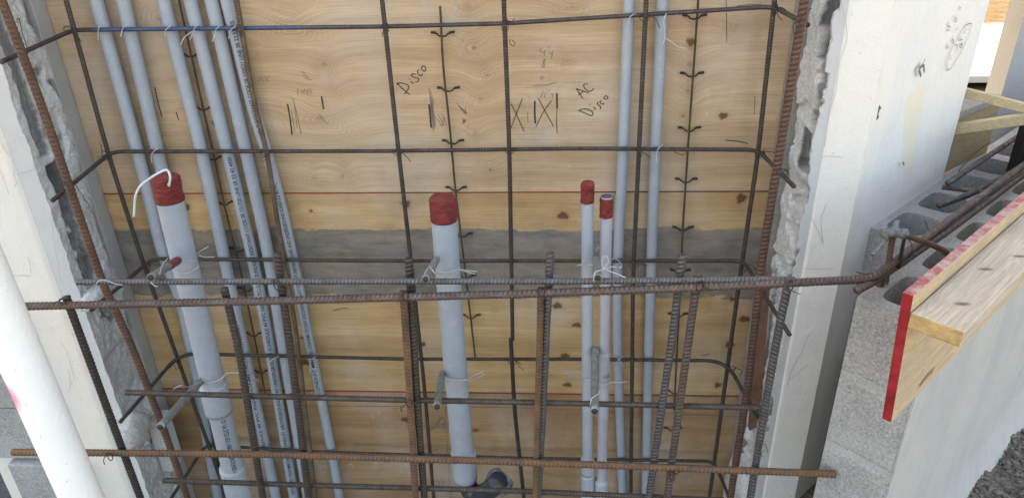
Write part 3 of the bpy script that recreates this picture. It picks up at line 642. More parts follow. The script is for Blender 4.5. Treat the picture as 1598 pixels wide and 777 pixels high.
def wallrun(name, u0, n, v0, v1, z, label, courses, hv, start=0, pitch=.19):
    e = empty(name); tag(e, label, 'block wall')
    bm = bmesh.new()
    for k in range(n):
        a = u0+pitch*k; b = a+pitch; cell_top(bm, a, b, v0, v1, z, .068, hv, .30, (a+b)/2, (v0+v1)/2, k)
    bmesh.ops.remove_doubles(bm, verts=bm.verts, dist=.0006); bmesh.ops.recalc_face_normals(bm, faces=bm.faces)
    # upward normals
    me = bpy.data.meshes.new('core_top'); bm.to_mesh(me); bm.free(); link('core_top', me, M['cmu'], e)
    u1 = u0+pitch*n; zt = z
    for c in range(courses):                       # end face blocks and long faces, joints recessed
        zb = zt-.180
        for (ua, va, ub, vb, nn, nm) in ((u0, v1+.004, u0, v0, -U2, 'end_block'),):
            P = [UV(ua, va, zb), UV(ub, vb, zb), UV(ub, vb, zt), UV(ua, va, zt)]
            A_ = np.linspace(0, 1, 34); B_ = np.linspace(0, 1, 40)
            def fn(s, t, P=P, c=c):
                q = [(P[0][i]*(1-s)+P[1][i]*s)*(1-t)+(P[3][i]*(1-s)+P[2][i]*s)*t for i in range(3)]
                ed = np.minimum(np.minimum(t, 1-t)*185, 9)/9 if c else np.minimum(t*185, 9)/9
                w = -.004*(1-np.clip(ed, 0, 1))**2+.003*(vnoise(s*.14+c, t*.19, 60, 70+c, 4, .6)-.5)*np.clip(np.minimum(s, 1-s)*30, 0, 1)
                return q[0]-U2[0]*w, q[1]-U2[1]*w, q[2]
            grid('end_block', A_, B_, fn, M['cmu'], e, True)
        # mortar bed
        bmv = [UV(u0+.001, v0, zb+.012), UV(u0+.001, v1+.004, zb+.012), UV(u0+.001, v1+.004, zb-.022), UV(u0+.001, v0, zb-.022)]
        mk('mortar_bed', bmv, [[0, 1, 2, 3]], M['mortar'], e)
        zt = zb-.010
    mk('inner_face', [UV(u0, v0, z), UV(u1, v0, z), UV(u1, v0, -2.4), UV(u0, v0, -2.4)], [[0, 1, 2, 3]], M['cmu'], e)
    return e, u1, zt
ow, ue, zt = wallrun('block_wall', 0, 16, 0, .143, -.76, 'grey hollow block wall running back at right beside the red edged form', 5, .042)
# parged long outer face
def outer(u, z):
    w = .006*(vnoise(u, z, 3.5, 81, 4)-.5)+.003*(vnoise(u*1.2, z*.6+u*.8, 16, 82, 4)-.5)
    foot = .05*sm(-z, 1.45, 1.75)**2
    v = .1455+w*sm(u, 0, .03)+foot+.003*sm(u, .0, .02)
    return O[0]+U2[0]*u+V2[0]*v, O[1]+U2[1]*u+V2[1]*v, z
grid('parged_face', np.linspace(-.003, 3.04, 200), np.linspace(-2.4, -.765, 110), outer, M['parge'], ow, True)
iw, _, _ = wallrun('block_wall', .42, 13, -.165, -.02, -.80, 'inner lower row of hollow blocks behind the outer block wall, crossed by loose bars', 2, .045)

# ------------------------------------------------------------------ edge form on the outer wall
ef = empty('edge_form'); tag(ef, 'plywood edge form with red painted edges fixed outside the block wall at right', 'formwork')
n0 = np.array([.550, .994]); dv = np.array([.7071, .7071]); pv = np.array([.7071, -.7071])
def q(u, v, z): a = n0+dv*u+pv*v; return (a[0], a[1], z)
def obox(name, u0, u1, v0, v1, z0, z1, mats, parent, top=0, end=0, shear=0.0, bev=.0012):
    V = [q(u0+shear, v0, z0), q(u1, v0, z0), q(u1, v1, z0), q(u0+shear, v1, z0), q(u0, v0, z1), q(u1, v0, z1), q(u1, v1, z1), q(u0, v1, z1)]
    Fc = [[0, 3, 2, 1], [4, 5, 6, 7], [0, 1, 5, 4], [1, 2, 6, 5], [2, 3, 7, 6], [3, 0, 4, 7]]
    o = mk(name, V, Fc, mats, parent, False, [0, top, 0, 0, 0, end])
    m = o.modifiers.new('bevel', 'BEVEL'); m.width = bev; m.segments = 2; return o
ZT = -.588
obox('form_board', .0, 2.2, -.0165, 0, -.872, ZT, [M['formply'], M['redworn'], M['redpaint']], ef, 1, 2, shear=.058)
# knot on the form board
kc = PD(1448, 600, n0[0]-n0[1]); 
def onform(x, y): return PD(x, y, n0[0]-n0[1]), np.array([.7071, -.7071, 0])
stroke('knot', [([(1435, 601), (1443, 591), (1455, 579)], .006), ([(1439, 594), (1448, 583), (1458, 573)], .004)], onform, .003, M['ply_low'], ef, .0012)
lb2 = obox('lumber_plank', .004, 2.3, .001, .078, -.648, -.619, [M['lumber'], M['lumber'], M['lumber_end']], None, 1, 2, bev=.003)
tag(lb2, 'weathered flat timber plank with yellow sawn end lying along the red edged form', 'plank')

# ------------------------------------------------------------------ reinforcing bars
RS, RM, RL = .0052, .0065, .0083
TY = 1.768
# stirrups: back leg on the plywood side, side legs coming forward at both ends
st = [([(-1.187, 1.50, -.318), (-1.187, TY, -.300), PY(600, 42, TY), PY(790, 37, TY), (.498, TY, -.276), (.548, 1.66, -.300)], M['barblue'], 'top horizontal stirrup bar smeared with blue paint at its left half'),
      ([(-1.178, 1.50, -.640), (-1.178, TY, -.614), PY(600, 236, TY), PY(900, 232, TY), (.506, TY, -.622), (.545, 1.58, -.645)], M['bar'], 'second stirrup bar from the top, crossing just below the handwriting'),
      ([(-1.168, 1.49, -.935), (-1.150, TY, -.935), PY(600, 407, TY), PY(900, 407, TY), (.507, TY, -.938), (.545, 1.45, -.965)], M['bar'], 'stirrup bar crossing the grey cement band on the plywood'),
      ([(-1.185, 1.48, -1.285), (-1.150, TY, -1.262), PY(640, 560, TY), PY(900, 560, TY), (.495, TY, -1.268), (.54, 1.56, -1.30)], M['dark'], 'stirrup bar with round bends crossing the lower yellow plywood'),
      ([(-1.18, 1.50, -1.66), (-1.150, TY, -1.625), PY(480, 704, TY), PY(800, 714, TY), (.50, TY, -1.655), (.54, 1.5, -1.69)], M['dark'], 'lowest dark stirrup bar just behind the rusty horizontal bar')]
for i, (P, m, lab) in enumerate(st): rebar(P, RS, m, lab, 'stirrup_bar', 'stirrup', 'stirrups of the column cage', bend=.06 if i == 3 else .03)
VY = 1.757
def bars(lst, grp):
    for (pp, Y, r, m, lab, fl) in lst:
        P = [PY(a, b, Y) for a, b in pp]
        rebar(P, r, M[m], lab, 'rebar', 'rebar', grp, bend=.08, flip=fl)
def ext(a, b, t): return (b[0]+(b[0]-a[0])*t, b[1]+(b[1]-a[1])*t)
bars([([(94, -30), (103, 0), (168, 238), (223, 410), (262, 517), (340, 735), (362, 800)], VY, .0058, 'bar', 'leftmost thin upright bar against the plywood, beside the left wall end', 1),
      ([(364, -30), (394, 150), (417, 240), (443, 410), (460, 500), (494, 790)], VY, .0066, 'barbrown', 'muddy brown upright bar lying over the printed conduit', -1),
      ([(593, -30), (618, 200), (641, 405), (662, 600), (678, 790)], VY, .0058, 'bar', 'thin upright bar on the plywood just left of the first Disco handwriting', 1),
      ([(785, -30), (795, 235), (800, 530)], VY, .0058, 'bar', 'thin upright bar on the plywood between the big centre pipe and the crossed marks', 1),
      ([(797, 528), (803, 640), (819, 790)], VY-.01, .0062, 'dark', 'short dark upright bar starting low right of the big centre pipe', 1),
      ([(1010, -30), (997, 235), (988, 430), (984, 790)], VY, .0058, 'bar', 'thin upright bar standing between the two tall right-hand conduits', -1),
      ([(1212, -30), (1183, 240), (1155, 430), (1143, 517), (1105, 790)], VY, .0058, 'bar', 'rightmost thin upright bar against the plywood, near the right timber strip', -1)], 'thin upright bars of the column cage')
bars([([(-14, -40), (2, 0), (58, 145), (101, 270), (163, 450), (196, 517), (231, 604), (268, 704), (300, 800)], 1.51, .0094, 'rust', 'thick rusty brown upright bar at the left wall end', 1),
      ([(1262, -40), (1256, 0), (1190, 400), (1169, 590), (1136, 800)], 1.55, .0096, 'rust', 'thick rusty brown upright bar at the right wall end', -1)], 'thick rusty corner bars')
GY = 1.262
bars([([(103, 463), (150, 590), (187, 690), (228, 800)], GY, RL, 'dark', 'dark upright bar in front of the left white wall', 1),
      ([(350, 450), (372, 540), (388, 640), (414, 800)], GY, RL, 'bar', 'front upright bar standing just right of the largest slanting pipe', 1),
      ([(432, 395), (447, 500), (463, 620), (484, 800)], GY+.002, RL, 'bar', 'front upright bar rising above both long bars over the conduits', 1),
      ([(638, 403), (645, 520), (652, 640), (664, 800)], GY+.008, RL, 'bar', 'dark front upright bar, right one of the pair left of the centre pipe', -1),
      ([(629, 455), (635, 540), (641, 640), (650, 800)], GY-.004, RL*.95, 'orange', 'orange rusty front upright bar, left one of the pair left of the centre pipe', 1),
      ([(859, 395), (852, 520), (847, 640), (838, 800)], GY+.004, RL, 'bargrey', 'grey front upright bar with clean cut top right of the centre pipe', -1),
      ([(844, 450), (842, 540), (839, 640), (835, 800)], GY-.006, RL*.85, 'orange', 'orange rusty front upright bar tied against the grey cut bar', 1),
      ([(1065, 398), (1050, 520), (1035, 620), (1009, 800)], GY+.004, RL, 'bargrey', 'front upright bar topping the long bars, left one of the two near the right', -1),
      ([(1090, 425), (1076, 520), (1062, 620), (1038, 800)], GY-.002, RL, 'barmix', 'front upright bar with flat rusty top, right of the two near the right', -1),
      ([(1228, 452), (1214, 520), (1196, 620), (1167, 800)], GY+.006, RL, 'bargrey', 'grey close ribbed upright bar at the edge of the right white pillar', 1)], 'front upright starter bars')
HY = GY-.0155
rebar([PY(120, 440, HY), PY(500, 439, HY), PY(900, 439, HY), PY(1100, 437, HY), PY(1240, 436, HY-.0)], RM, M['bargrey'], 'bluish grey long horizontal bar, the upper of the two long ones in front', 'rebar', 'rebar', 'front horizontal bars', bend=.05)
Bz = [PY(35, 478, 1.236), PY(400, 470, 1.240), PY(800, 459, 1.240), PY(1100, 448, 1.240), PY(1240, 441, 1.235)]
rebar(Bz+[PZ(1345, 436, -.713), PZ(1368, 430, -.708), PZ(1480, 345, -.708), PZ(1598, 258, -.706), PZ(1720, 162, -.704)], RL, M['barmix'], 'longest horizontal bar, crossing in front then bending back over the block wall', 'rebar', 'rebar', None, bend=.02)
HY2 = GY+.0165
rebar([PY(197, 612, HY2), PY(600, 623, HY2), PY(900, 629, HY2), PY(1190, 636, HY2)], RM, M['bar'], 'dark horizontal bar crossing behind the front uprights just below the lower red seam', 'rebar', 'rebar', 'front horizontal bars')
rebar([PY(20, 705, HY), PY(400, 708, HY), PY(800, 720, HY-.004), PY(1303, 739, HY)], RL*.98, M['orange'], 'rusty horizontal bar, second from the bottom, cut short in front of the right pillar', 'rebar', 'rebar', 'front horizontal bars')
rebar([PY(255, 749, HY2), PY(500, 757, HY2), PY(800, 765, HY2), PY(1130, 780, HY2)], RM, M['bar'], 'lowest horizontal bar, at the bottom edge of the picture', 'rebar', 'rebar', 'front horizontal bars')
# bars over the outer block wall
rebar([PZ(1337, 453, -.722), PZ(1360, 442, -.722), PZ(1480, 360, -.724), PZ(1598, 272, -.724)], RL*.92, M['barmix'], 'rusty bar lying just under the bent long bar on the block wall', 'rebar', 'rebar', None, bend=.02)
rebar([PZ(1405, 409, -.726), PZ(1378, 428, -.730), PZ(1372, 445, -.76)+(0, 0, -.0), PZ(1372, 445, -.76)+(0, 0, -.14)], RL, M['barmix'], 'bar end hooked straight down into the first open core', 'rebar', 'rebar', None, bend=.03)
rebar([PZ(1479, 286, -.715), PZ(1530, 252, -.715), PZ(1600, 206, -.715)], RL*.9, M['barmix'], 'upper loose bar behind the block wall, wrapped in black tie wire', 'rebar', 'rebar', None)
rebar([PZ(1465, 321, -.735), PZ(1515, 303, -.735), PZ(1575, 272, -.735), PZ(1640, 232, -.735)], RL*.9, M['bar'], 'lower loose bar behind the block wall, meeting the bent long bar', 'rebar', 'rebar', None)
rebar([PZ(1470, 292, -.735), PZ(1548, 302, -.735)], RM, M['barmix'], 'short cross bar lying between the loose bars behind the block wall', 'rebar', 'rebar', None)
hk = rebar([PZ(1390, 408, -.70)+(0, 0, -.05), PZ(1394, 362, -.64), PZ(1440, 376, -.66), PZ(1476, 392, -.70), PZ(1482, 404, -.74), PZ(1482, 410, -.80)], .0058, M['rust'], 'rusty bent hook bar reaching into the second open core', 'hook_bar', 'hook bar', None, bend=.02)
tube('mortar_splatter', [PZ(1378, 366, -.64), PZ(1394, 361, -.637), PZ(1414, 366, -.645)], .010, M['cmudark'], hk, 10, .01, .004, None, True, .003)
tube('mortar_splatter', [PZ(1396, 360, -.637), PZ(1400, 346, -.625)], .006, M['cmudark'], hk, 8, .01, .004, None, True, .002)
o = tube('hook_bar', [PZ(1407, 398, -.69)+(0, 0, -.03), PZ(1413, 362, -.645)], .0036, M['dark'], None, 8); tag(o, 'short thin dark wire leg standing beside the mortar splashed hook', 'wire')
o = tube('loose_scrap', [PZ(1388, 368, -.645), PZ(1376, 382, -.66), PZ(1362, 398, -.675)], .004, M['cmudark'], None, 8, .01, .004, None, True, .0015); tag(o, 'mortar caked scrap of wire hanging left of the hook bar', 'wire')

# ------------------------------------------------------------------ behind the outer wall
bz = -.80; a = PZ(1478, 268, bz); b = PZ(1537, 240, bz); zt_ = PY(1557, 160, b[1])[2]; t = np.array([b[0]-a[0], b[1]-a[1]]); t /= np.linalg.norm(t); nn = np.array([-t[1], t[0]])
a2 = a[:2]-t*.25; b2 = b[:2]+t*.01
e = empty('form_beam'); tag(e, 'tan form board topped by a grey weathered plank, behind the white pillar edge', 'formwork')
prism('tan_board', [a2, b2, b2+nn*.03, a2+nn*.03], bz, zt_, M['tanboard'], e)
prism('top_plank', [a2-nn*.004, b2-nn*.004, b2+nn*.30, a2+nn*.30], zt_+.001, zt_+.02, M['greywood'], e, .003)
def lathbox(name, p0, p1, w, h, mat, label):
    p0 = np.array(p0); p1 = np.array(p1); d = (p1-p0)/np.linalg.norm(p1-p0); s = np.cross(d, [0, 0, 1]); s /= np.linalg.norm(s); up = np.cross(s, d)
    V = [p+s*i*w/2+up*j*h/2 for p in (p0, p1) for i, j in ((-1, -1), (1, -1), (1, 1), (-1, 1))]
    o = mk(name, V, [[0, 1, 2, 3], [7, 6, 5, 4], [0, 4, 5, 1], [1, 5, 6, 2], [2, 6, 7, 3], [3, 7, 4, 0]], mat)
    m = o.modifiers.new('bevel', 'BEVEL'); m.width = .0015; tag(o, label, 'lath', 'laths across the form behind the block wall'); return o
lathbox('timber_lath', PY(1492, 141, 2.06), PY(1660, 184, 1.95), .022, .024, M['lath'], 'upper pale lath slanting down to the right behind the pillar')
lathbox('timber_lath', PY(1480, 203, 2.05), PY(1660, 177, 1.93), .026, .028, M['lath'], 'lower pale lath rising to the right behind the pillar')
c0 = PY(1545, 115, 2.9); c1 = PY(1561, 155, 2.55)
prism('concrete_column', [(c0[0], c0[1]), (c1[0], c1[1]), (c1[0]+.5, c1[1]+.12), (c0[0]+.5, c0[1]+.3)], -1.7, 1.35, M['jambgrey']); o = bpy.data.objects['concrete_column']
o.data.materials[0] = plaster('far_column_coat', (.4, .4, .41), (.42, .4, .38), (.36, .385, .42)); tag(o, 'rough grey concrete column far right beyond the laths', 'column')
p = PZ(1583, 275, -.80); o = box('black_post', p+np.array([-.013, -.013, -.4]), p+np.array([.025, .025, .16]), M['black'], None, .002); tag(o, 'slim black post standing behind the block wall near the right edge', 'post')
# unseen slab and wall above, added to shade the cage and the ground in front
o = box('added_upper_wall', (-6, 1.62, TOPZ+.201), (1.5, 1.82, 4.6), M['slab'], None, .01); tag(o, kind='structure'); o.name = 'upper_shade_wall'
tag(o, 'unseen concrete wall added over the slab to lengthen its shade', 'wall'); del o['kind']
o = box('shade_slab', (-6, 1.60, TOPZ), (1.5, 6.6, TOPZ+.2), M['slab'], None, .01); tag(o, 'unseen concrete slab added overhead to shade the walls and bars', 'slab')
o.name = 'shade_roof'; tag(o, kind='structure')
del o['label'], o['category']

# ------------------------------------------------------------------ white post at the left
wp = empty('white_pole'); tag(wp, 'bright white round pole with a pink paint mark crossing the lower left corner', 'pole')
pc0 = (PY(0, 395, 1.0)+PY(0, 570, 1.0))/2; pa = PY(127, 777, 1.0); pb = PY(40, 585, 1.0)
dr = (pb-pa)/np.linalg.norm(pb-pa); dr[1] = 0
hw = .0415
p0 = pa-dr*.55; p1 = pa+dr*1.3
pcn = lambda t: PY(128+(-128)*t, 777+(482-777)*t, 1.04)
q0, q1 = pcn(0), pcn(1); dd = (q1-q0)/np.linalg.norm(q1-q0); dd[1] = 0
tube('shaft', [q0-dd*.62, q0, q0+dd*1.25], .0375, M['post'], wp, 64, 0, .05)
def onpost(x, y): return PY(x, y, 1.022), np.array([0, -1., 0])
pk = []

# ------------------------------------------------------------------ conduits and pipes
def wraptext(body, P, r, a_px, b_px, h, parent, th0=0.0, down=False, mat=None):
    """printed lettering wrapped round a pipe along its own centre line P (top first), filling the stretch between two picture points"""
    C, S_ = smoothpath(P[::-1], .3, .004)                         # low to high
    def sat(pxp):
        v = ray(*pxp); v = v/np.linalg.norm(v); d = C-np.outer(C@v, v); return S_[np.argmin(np.linalg.norm(d, axis=1))]
    sa, sb = sat(a_px), sat(b_px)
    c = bpy.data.curves.new('t', 'FONT'); c.body = body; c.size = h/.73; c.resolution_u = 2; c.offset = h*.02
    to = bpy.data.objects.new('t', c); COL.objects.link(to); dg = bpy.context.evaluated_depsgraph_get(); me = bpy.data.meshes.new_from_object(to.evaluated_get(dg))
    bpy.data.objects.remove(to)
    bm = bmesh.new(); bm.from_mesh(me)
    for k in range(1, 5):
        bmesh.ops.bisect_plane(bm, geom=bm.verts[:]+bm.edges[:]+bm.faces[:], plane_co=(0, h*k/5, 0), plane_no=(0, 1, 0))
    W_ = max(v.co.x for v in bm.verts); T = np.gradient(C, axis=0); T /= np.linalg.norm(T, axis=1)[:, None]
    for v in bm.verts:
        t = v.co.x/W_; s = sa+(sb-sa)*t
        cpt = np.array([np.interp(s, S_, C[:, k]) for k in range(3)]); ax = np.array([np.interp(s, S_, T[:, k]) for k in range(3)])
        a = -ax if down else ax; n = -cpt-ax*(-cpt).dot(ax); n /= np.linalg.norm(n); tt = np.cross(n, a)
        th = (v.co.y-h/2)/r+th0
        v.co = Vector(cpt+(r+.0006)*(math.cos(th)*n+math.sin(th)*tt))
    bm.to_mesh(me); bm.free(); return link('printed_text', me, mat or M['ink'], parent)
def pipe(pp, Y, r, mat, label, top=None, group='grey conduits'):
    P = [PY(a, b, Y) if len((a, b)) == 2 else None for a, b in pp]
    e = empty('conduit_pipe'); tag(e, label, 'pipe', group)
    tube('pipe_wall', P[::-1], r, mat, e, 28, .3, .02)
    return e, P
CYD = 1.7925; r1, r34 = .0165, .0134
G = 'grey conduits running up the plywood'
e, P = pipe([(143, -30), (150, 0), (219, 250), (254, 397), (283, 467), (303, 567), (330, 720), (345, 800)], CYD, r1, M['pvc'], 'leftmost grey conduit, passing behind the big left pipe', group=G)
e, P = pipe([(184, -30), (192, 0), (249, 250), (285, 400), (318, 560), (360, 760), (372, 820)], CYD, r1, M['pvc'], 'second grey conduit from the left, passing behind the red taped pipe top', group=G)
e, P = pipe([(248, -30), (255, 0), (318, 250), (346, 384), (368, 484), (393, 600), (415, 700), (436, 800)], CYD, r1, M['pvc'], 'third grey conduit from the left, with faint print low down', group=G)
wraptext('SCHEDULE 40 PVC RIGID NONMETALLIC CONDUIT', P, r1, (416, 705), (370, 500), .0095, e, .3)
e, P = pipe([(291, -30), (297, 0), (358, 248), (398, 417), (417, 517), (455, 750), (464, 810)], CYD, r1, M['pvc'], 'fourth grey conduit from the left, printed CODE SR 121720', group=G)
wraptext('SUNLIGHT RESISTANT CODE SR 121720 LINE SR 03 42 4900', P, r1, (400, 428), (357, 242), .0105, e, .0)
wraptext('HVI/RIGID NONMETALLIC CONDUIT ABOVEGROUND AND UNDERGROUND SCHEDULE 40 PVC NEMA TC-2', P, r1, (457, 765), (403, 442), .0105, e, .1)
e, P = pipe([(324, -30), (330, 0), (386, 245), (420, 400), (438, 517), (460, 650), (484, 800)], CYD, r1, M['pvc'], 'fifth grey conduit from the left, plain and unprinted', group=G)
e, P = pipe([(347, -30), (353, 0), (372, 75), (397, 180), (421, 250), (450, 367), (467, 450), (481, 523), (500, 617), (515, 690), (534, 800)], CYD+.002, .0147, M['pvc'], 'sixth grey conduit from the left, densely printed and curving away from the muddy bar', group=G)
wraptext('SUNLIGHT RESISTANT CODE SR 030521 LINE 3R 22:33 V/S', P, .0147, (414, 226), (363, 32), .0105, e, .0)
wraptext('E/L CONFORMS TO UL651 51312 NONMETALLIC CONDUIT ABOVEGROUND AND UNDERGROUND SCHEDULE 40 PVC', P, .0147, (485, 548), (430, 284), .0102, e, .15)
wraptext('CONDUIT MM', P, .0147, (499, 612), (487, 556), .0105, e, .3)
e, P = pipe([(983, -30), (982, 0), (972, 250), (964, 400), (963, 520), (967, 640), (973, 800)], CYD, r34+.0005, M['pvc'], 'left one of the two tall grey conduits right of the handwriting AC Disco', group=G)
e, P = pipe([(1035, -30), (1034, 0), (1022, 250), (1016, 420), (1012, 560), (1007, 800)], CYD, r34+.0005, M['pvc'], 'right one of the two tall grey conduits right of the handwriting AC Disco', group=G)
for (pp, lab) in []: pass

SY = 1.44
def lerp(a, b, t): return a+(b-a)*t
def stub(pp, Y, r, mat, label, tape_px, topopen=False, coup=(), tilt=0):
    e = empty('stub_pipe'); tag(e, label, 'pipe', 'red taped pipe ends standing in the cage')
    P = [PY(a, b, Y) for a, b in pp]; tube('pipe_wall', P[::-1], r, mat, e, 40, .2, .012)
    ax = (P[0]-P[1])/np.linalg.norm(P[0]-P[1]); L = tape_px
    def rad(s, th):
        U, SS = np.meshgrid(th, s); k = (vnoise(U*.6, SS*60, 2.2, int(r*1e4)+3, 4)-.5)
        lipe = .0035*np.clip(1-(s[-1]-SS)/.006, 0, 1)**2
        return r+.0018+.0034*k+.0004*np.sin(SS*520+6*vnoise(U*.5, SS*30, 2, 9, 2)+U)-lipe*(0 if topopen else 1)
    if topopen:
        tube('red_tape', [P[0]-ax*(L+.012), P[0]-ax*.0015], r, M['tape'], e, 64, 0, .0025, rad, False)
        C = P[0]; ring = tube('pipe_rim', [C-ax*.012, C+ax*.001], r+.0004, M['pvclilac'], e, 36, 0, .005, None, False)
        tube('pipe_bore', [C-ax*.02, C+ax*.0016], r*.84, M['film'], e, 30, 0, .01)
    else:
        tube('red_tape', [P[0]-ax*L, P[0]+ax*.003], r, M['tape'], e, 64, 0, .0025, rad, True)
    for (t0, t1) in coup:
        Y0 = PY(*t0, Y); Y1 = PY(*t1, Y); k = 0
        tube('coupling', [Y1, Y0], r+.0045, M['pvc'], e, 40, 0, .01)
    return e, P, ax
e, P, ax = stub([(257, 277), (375, 777), (384, 815)], SY, .0292, M['pvc'], 'largest slanting grey pipe at left with its end wrapped in red tape', .055, coup=[((332, 598), (342, 642)), ((362, 727), (390, 840))])
wraptext('D 1A STD 651 ABOVEGROUND AND UNDERG', P, .0292, (345, 646), (372, 760), .0125, e, .1, True)
o = tube('pull_cord', [PY(262, 284, SY-.02), PY(266, 300, SY-.028)+(0, 0, .012), PY(268, 282, SY-.035)+(0, 0, .01), PY(263, 270, SY-.02)+(0, 0, .01), PY(240, 274, SY-.03), PY(218, 290, SY-.05), PY(211, 305, SY-.05), PY(209, 338, SY-.05)], .0025, M['whitewire'], None, 8, .02, .004); o.data.materials[0] = plain('white_cord', (.5, .56, .64), .7)
tag(o, 'pale white pull cord curling from the red taped left big pipe', 'cord')
e, P, ax = stub([(691, 309), (697, 400), (711, 580), (724, 730)], SY, .0285, M['pvc'], 'large upright grey pipe at centre with its end wrapped in red tape', .052, coup=[((723, 705), (726, 745))])
el = [PY(726, 738, SY), PY(733, 770, SY), PY(752, 792, SY-.01)]
tube('black_elbow', [PY(727, 742, SY), PY(732, 764, SY), PY(748, 773, SY-.02), PY(765, 763, SY-.05), PY(778, 750, SY-.07)], .0255, M['blackpipe'], e, 32, .03, .006, None, True)
el2 = tube('elbow_end', [PY(788, 760, SY-.05), PY(770, 743, SY-.01)], .0265, M['elb'], e, 32, 0, .006)
tube('elbow_bore', [PY(772, 745, SY-.014), PY(769.5, 742.5, SY-.009)], .022, M['bore2'], e, 24, 0, .004)
e, P, ax = stub([(917, 286), (916, 500), (917, 777), (917, 820)], SY, r34-.0004, M['pvc'], 'taller slim grey pipe with red taped end, left of the pair', .043, coup=[((917, 715), (917, 738)), ((917, 738), (917, 830))])
e, P, ax = stub([(947, 307), (944, 450), (942, 600), (938, 777), (937, 820)], SY, r34-.0004, M['pvclilac'], 'shorter slim lilac grey pipe with red tape below its open rim, right of the pair', .034, True, coup=[((938, 748), (937, 830))])
tube('red_stain', [PY(943, 548, SY), PY(942.6, 585, SY)], r34-.0001, M['pvclilac'], e, 20, 0, .01)
# short conduit sleeves pointing out at the camera
def sleeve(a, b, Y0, Y1, r, label, red=False):
    A_ = PY(*a, Y0); B_ = PY(*b, Y1); e = empty('conduit_sleeve'); tag(e, label, 'sleeve', 'short conduit sleeves tied across the cage')
    d = (A_-B_)/np.linalg.norm(A_-B_)
    tube('sleeve_wall', [B_, A_], r, M['emt'], e, 24, 0, .01, lambda s, th: np.full((len(s), len(th)), r)-.0006*np.clip(1-(s[-1]-s)/.002, 0, 1)[:, None])
    tube('sleeve_bore', [A_-d*.01, A_+d*.0005], r*.76, M['inside'], e, 20, 0, .005)
    if red: tube('red_tape', [lerp(A_, B_, .62), lerp(A_, B_, .95)], r+.0015, M['tape'], e, 30, 0, .003)
    return e
sleeve((235, 433), (278, 406), 1.205, 1.40, .0082, 'short grey sleeve in front of the left big pipe, with a bit of red tape', True)
sleeve((664, 436), (681, 405), 1.205, 1.40, .0080, 'short grey sleeve beside the centre big pipe, tied on the long bar')
sleeve((933, 434), (930, 405), 1.205, 1.40, .0078, 'short grey sleeve between the two slim pipes, tied on the long bar')
sleeve((250, 666), (315, 592), 1.20, 1.42, .0092, 'longest slanting grey sleeve at lower left under the left big pipe')
sleeve((682, 634), (690, 583), 1.215, 1.42, .0085, 'short grey sleeve low beside the centre big pipe')
sleeve((928, 641), (929, 545), 1.215, 1.43, .0090, 'long grey sleeve low between the two slim pipes')

# ------------------------------------------------------------------ anchor rods with curved clips, on the plywood
def clipmesh():
    P = [(-.029, 0, .002), (-.017, 0, .001), (-.009, -.004, -.007), (.008, -.004, -.007), (.016, 0, .001), (.029, 0, .002)]
    C, s = smoothpath(P, .01, .0022); return P
cp0 = None
def rod(pp, clips, Y, label):
    global cp0
    e = empty('anchor_rod'); tag(e, label, 'rod', 'thin clip rods fixed to the plywood')
    tube('rod_shaft', [PY(a, b, Y) for a, b in pp], .0027, M['barbrown'], e, 8, .05, .01, None, True, .0002)
    for c in clips:
        p = PY(*c, Y+.006)
        if cp0 is None:
            o = tube('clip', clipmesh(), .0030, M['dark'], e, 8, .012, .0025, lambda s, th: (.0020+.0011*(np.abs(s/s[-1]-.5) > .3))[:, None]*np.ones((1, len(th)))); cp0 = o
        else:
            o = cp0.copy(); COL.objects.link(o); o.parent = e
        o.location = p
rod([(687, 10), (691, 100), (702, 200), (711, 300), (727, 430), (742, 560)], [(691, 52), (700, 138), (707, 220), (712, 293), (722, 365), (728, 430), (735, 492)], 1.806, 'thin rod with curved clips on the plywood above the centre red taped pipe')
rod([(1091, -20), (1083, 100), (1075, 210), (1066, 350), (1060, 480), (1052, 640)], [(1084, 25), (1080, 115), (1076, 200), (1071, 280), (1066, 355), (1062, 422), (1058, 490), (1050, 668), (1054, 610)], 1.806, 'thin rod with curved clips on the plywood right of the two tall conduits')
rod([(275, -20), (281, 10), (333, 240), (350, 320), (375, 420), (398, 530), (415, 620)], [(298, 84), (318, 167), (333, 245), (351, 315), (373, 388), (386, 450), (396, 520), (407, 578)], 1.806, 'thin rod with curved clips on the plywood between the left conduits')

# ------------------------------------------------------------------ tie wires
def twist(p, col, label, seed, sc=1.0, axis='x', tail=2, r=.0009, grp=None):
    rs = random.Random(seed); p = np.array(p, float)
    pts = []
    R0 = .013*sc
    for k in range(11):
        t = k/10*2*math.pi*1.15+rs.random()*.2
        pts.append(p+np.array([math.cos(t)*R0*(.9 if axis == 'x' else .5), -abs(math.sin(t*1))*0.004-.011*sc, math.sin(t)*R0*(.6 if axis == 'x' else 1.0)]))
    q_ = pts[-1]; d = np.array([rs.uniform(-1, 1), -rs.uniform(.1, .5), rs.uniform(-1, .3)]); 
    for k in range(4):
        q_ = q_+d*.0075*sc*tail/2; d = d+np.array([rs.uniform(-1, 1), rs.uniform(-.2, .1), rs.uniform(-1, .7)]); d = d/np.linalg.norm(d); pts.append(q_)
    d = np.array([rs.uniform(-1, 1), -rs.uniform(.1, .4), rs.uniform(-.8, .8)]); q_ = pts[0]; pre = []
    for k in range(3):
        q_ = q_+d*.006*sc*tail/2; d = d+np.array([rs.uniform(-.8, .8), 0, rs.uniform(-.8, .8)]); d = d/np.linalg.norm(d); pre.append(q_)
    o = tube('tie_wire', pre[::-1]+pts, r, M[col], None, 6, .008, .0025); tag(o, label, 'tie wire', grp); return o
def wire(pp, col, label, r=.0011, bend=.01):
    o = tube('tie_wire', [PY(a, b, Y) for a, b, Y in pp], r*.82, M[col], None, 6, bend, .003); tag(o, label, 'tie wire'); return o
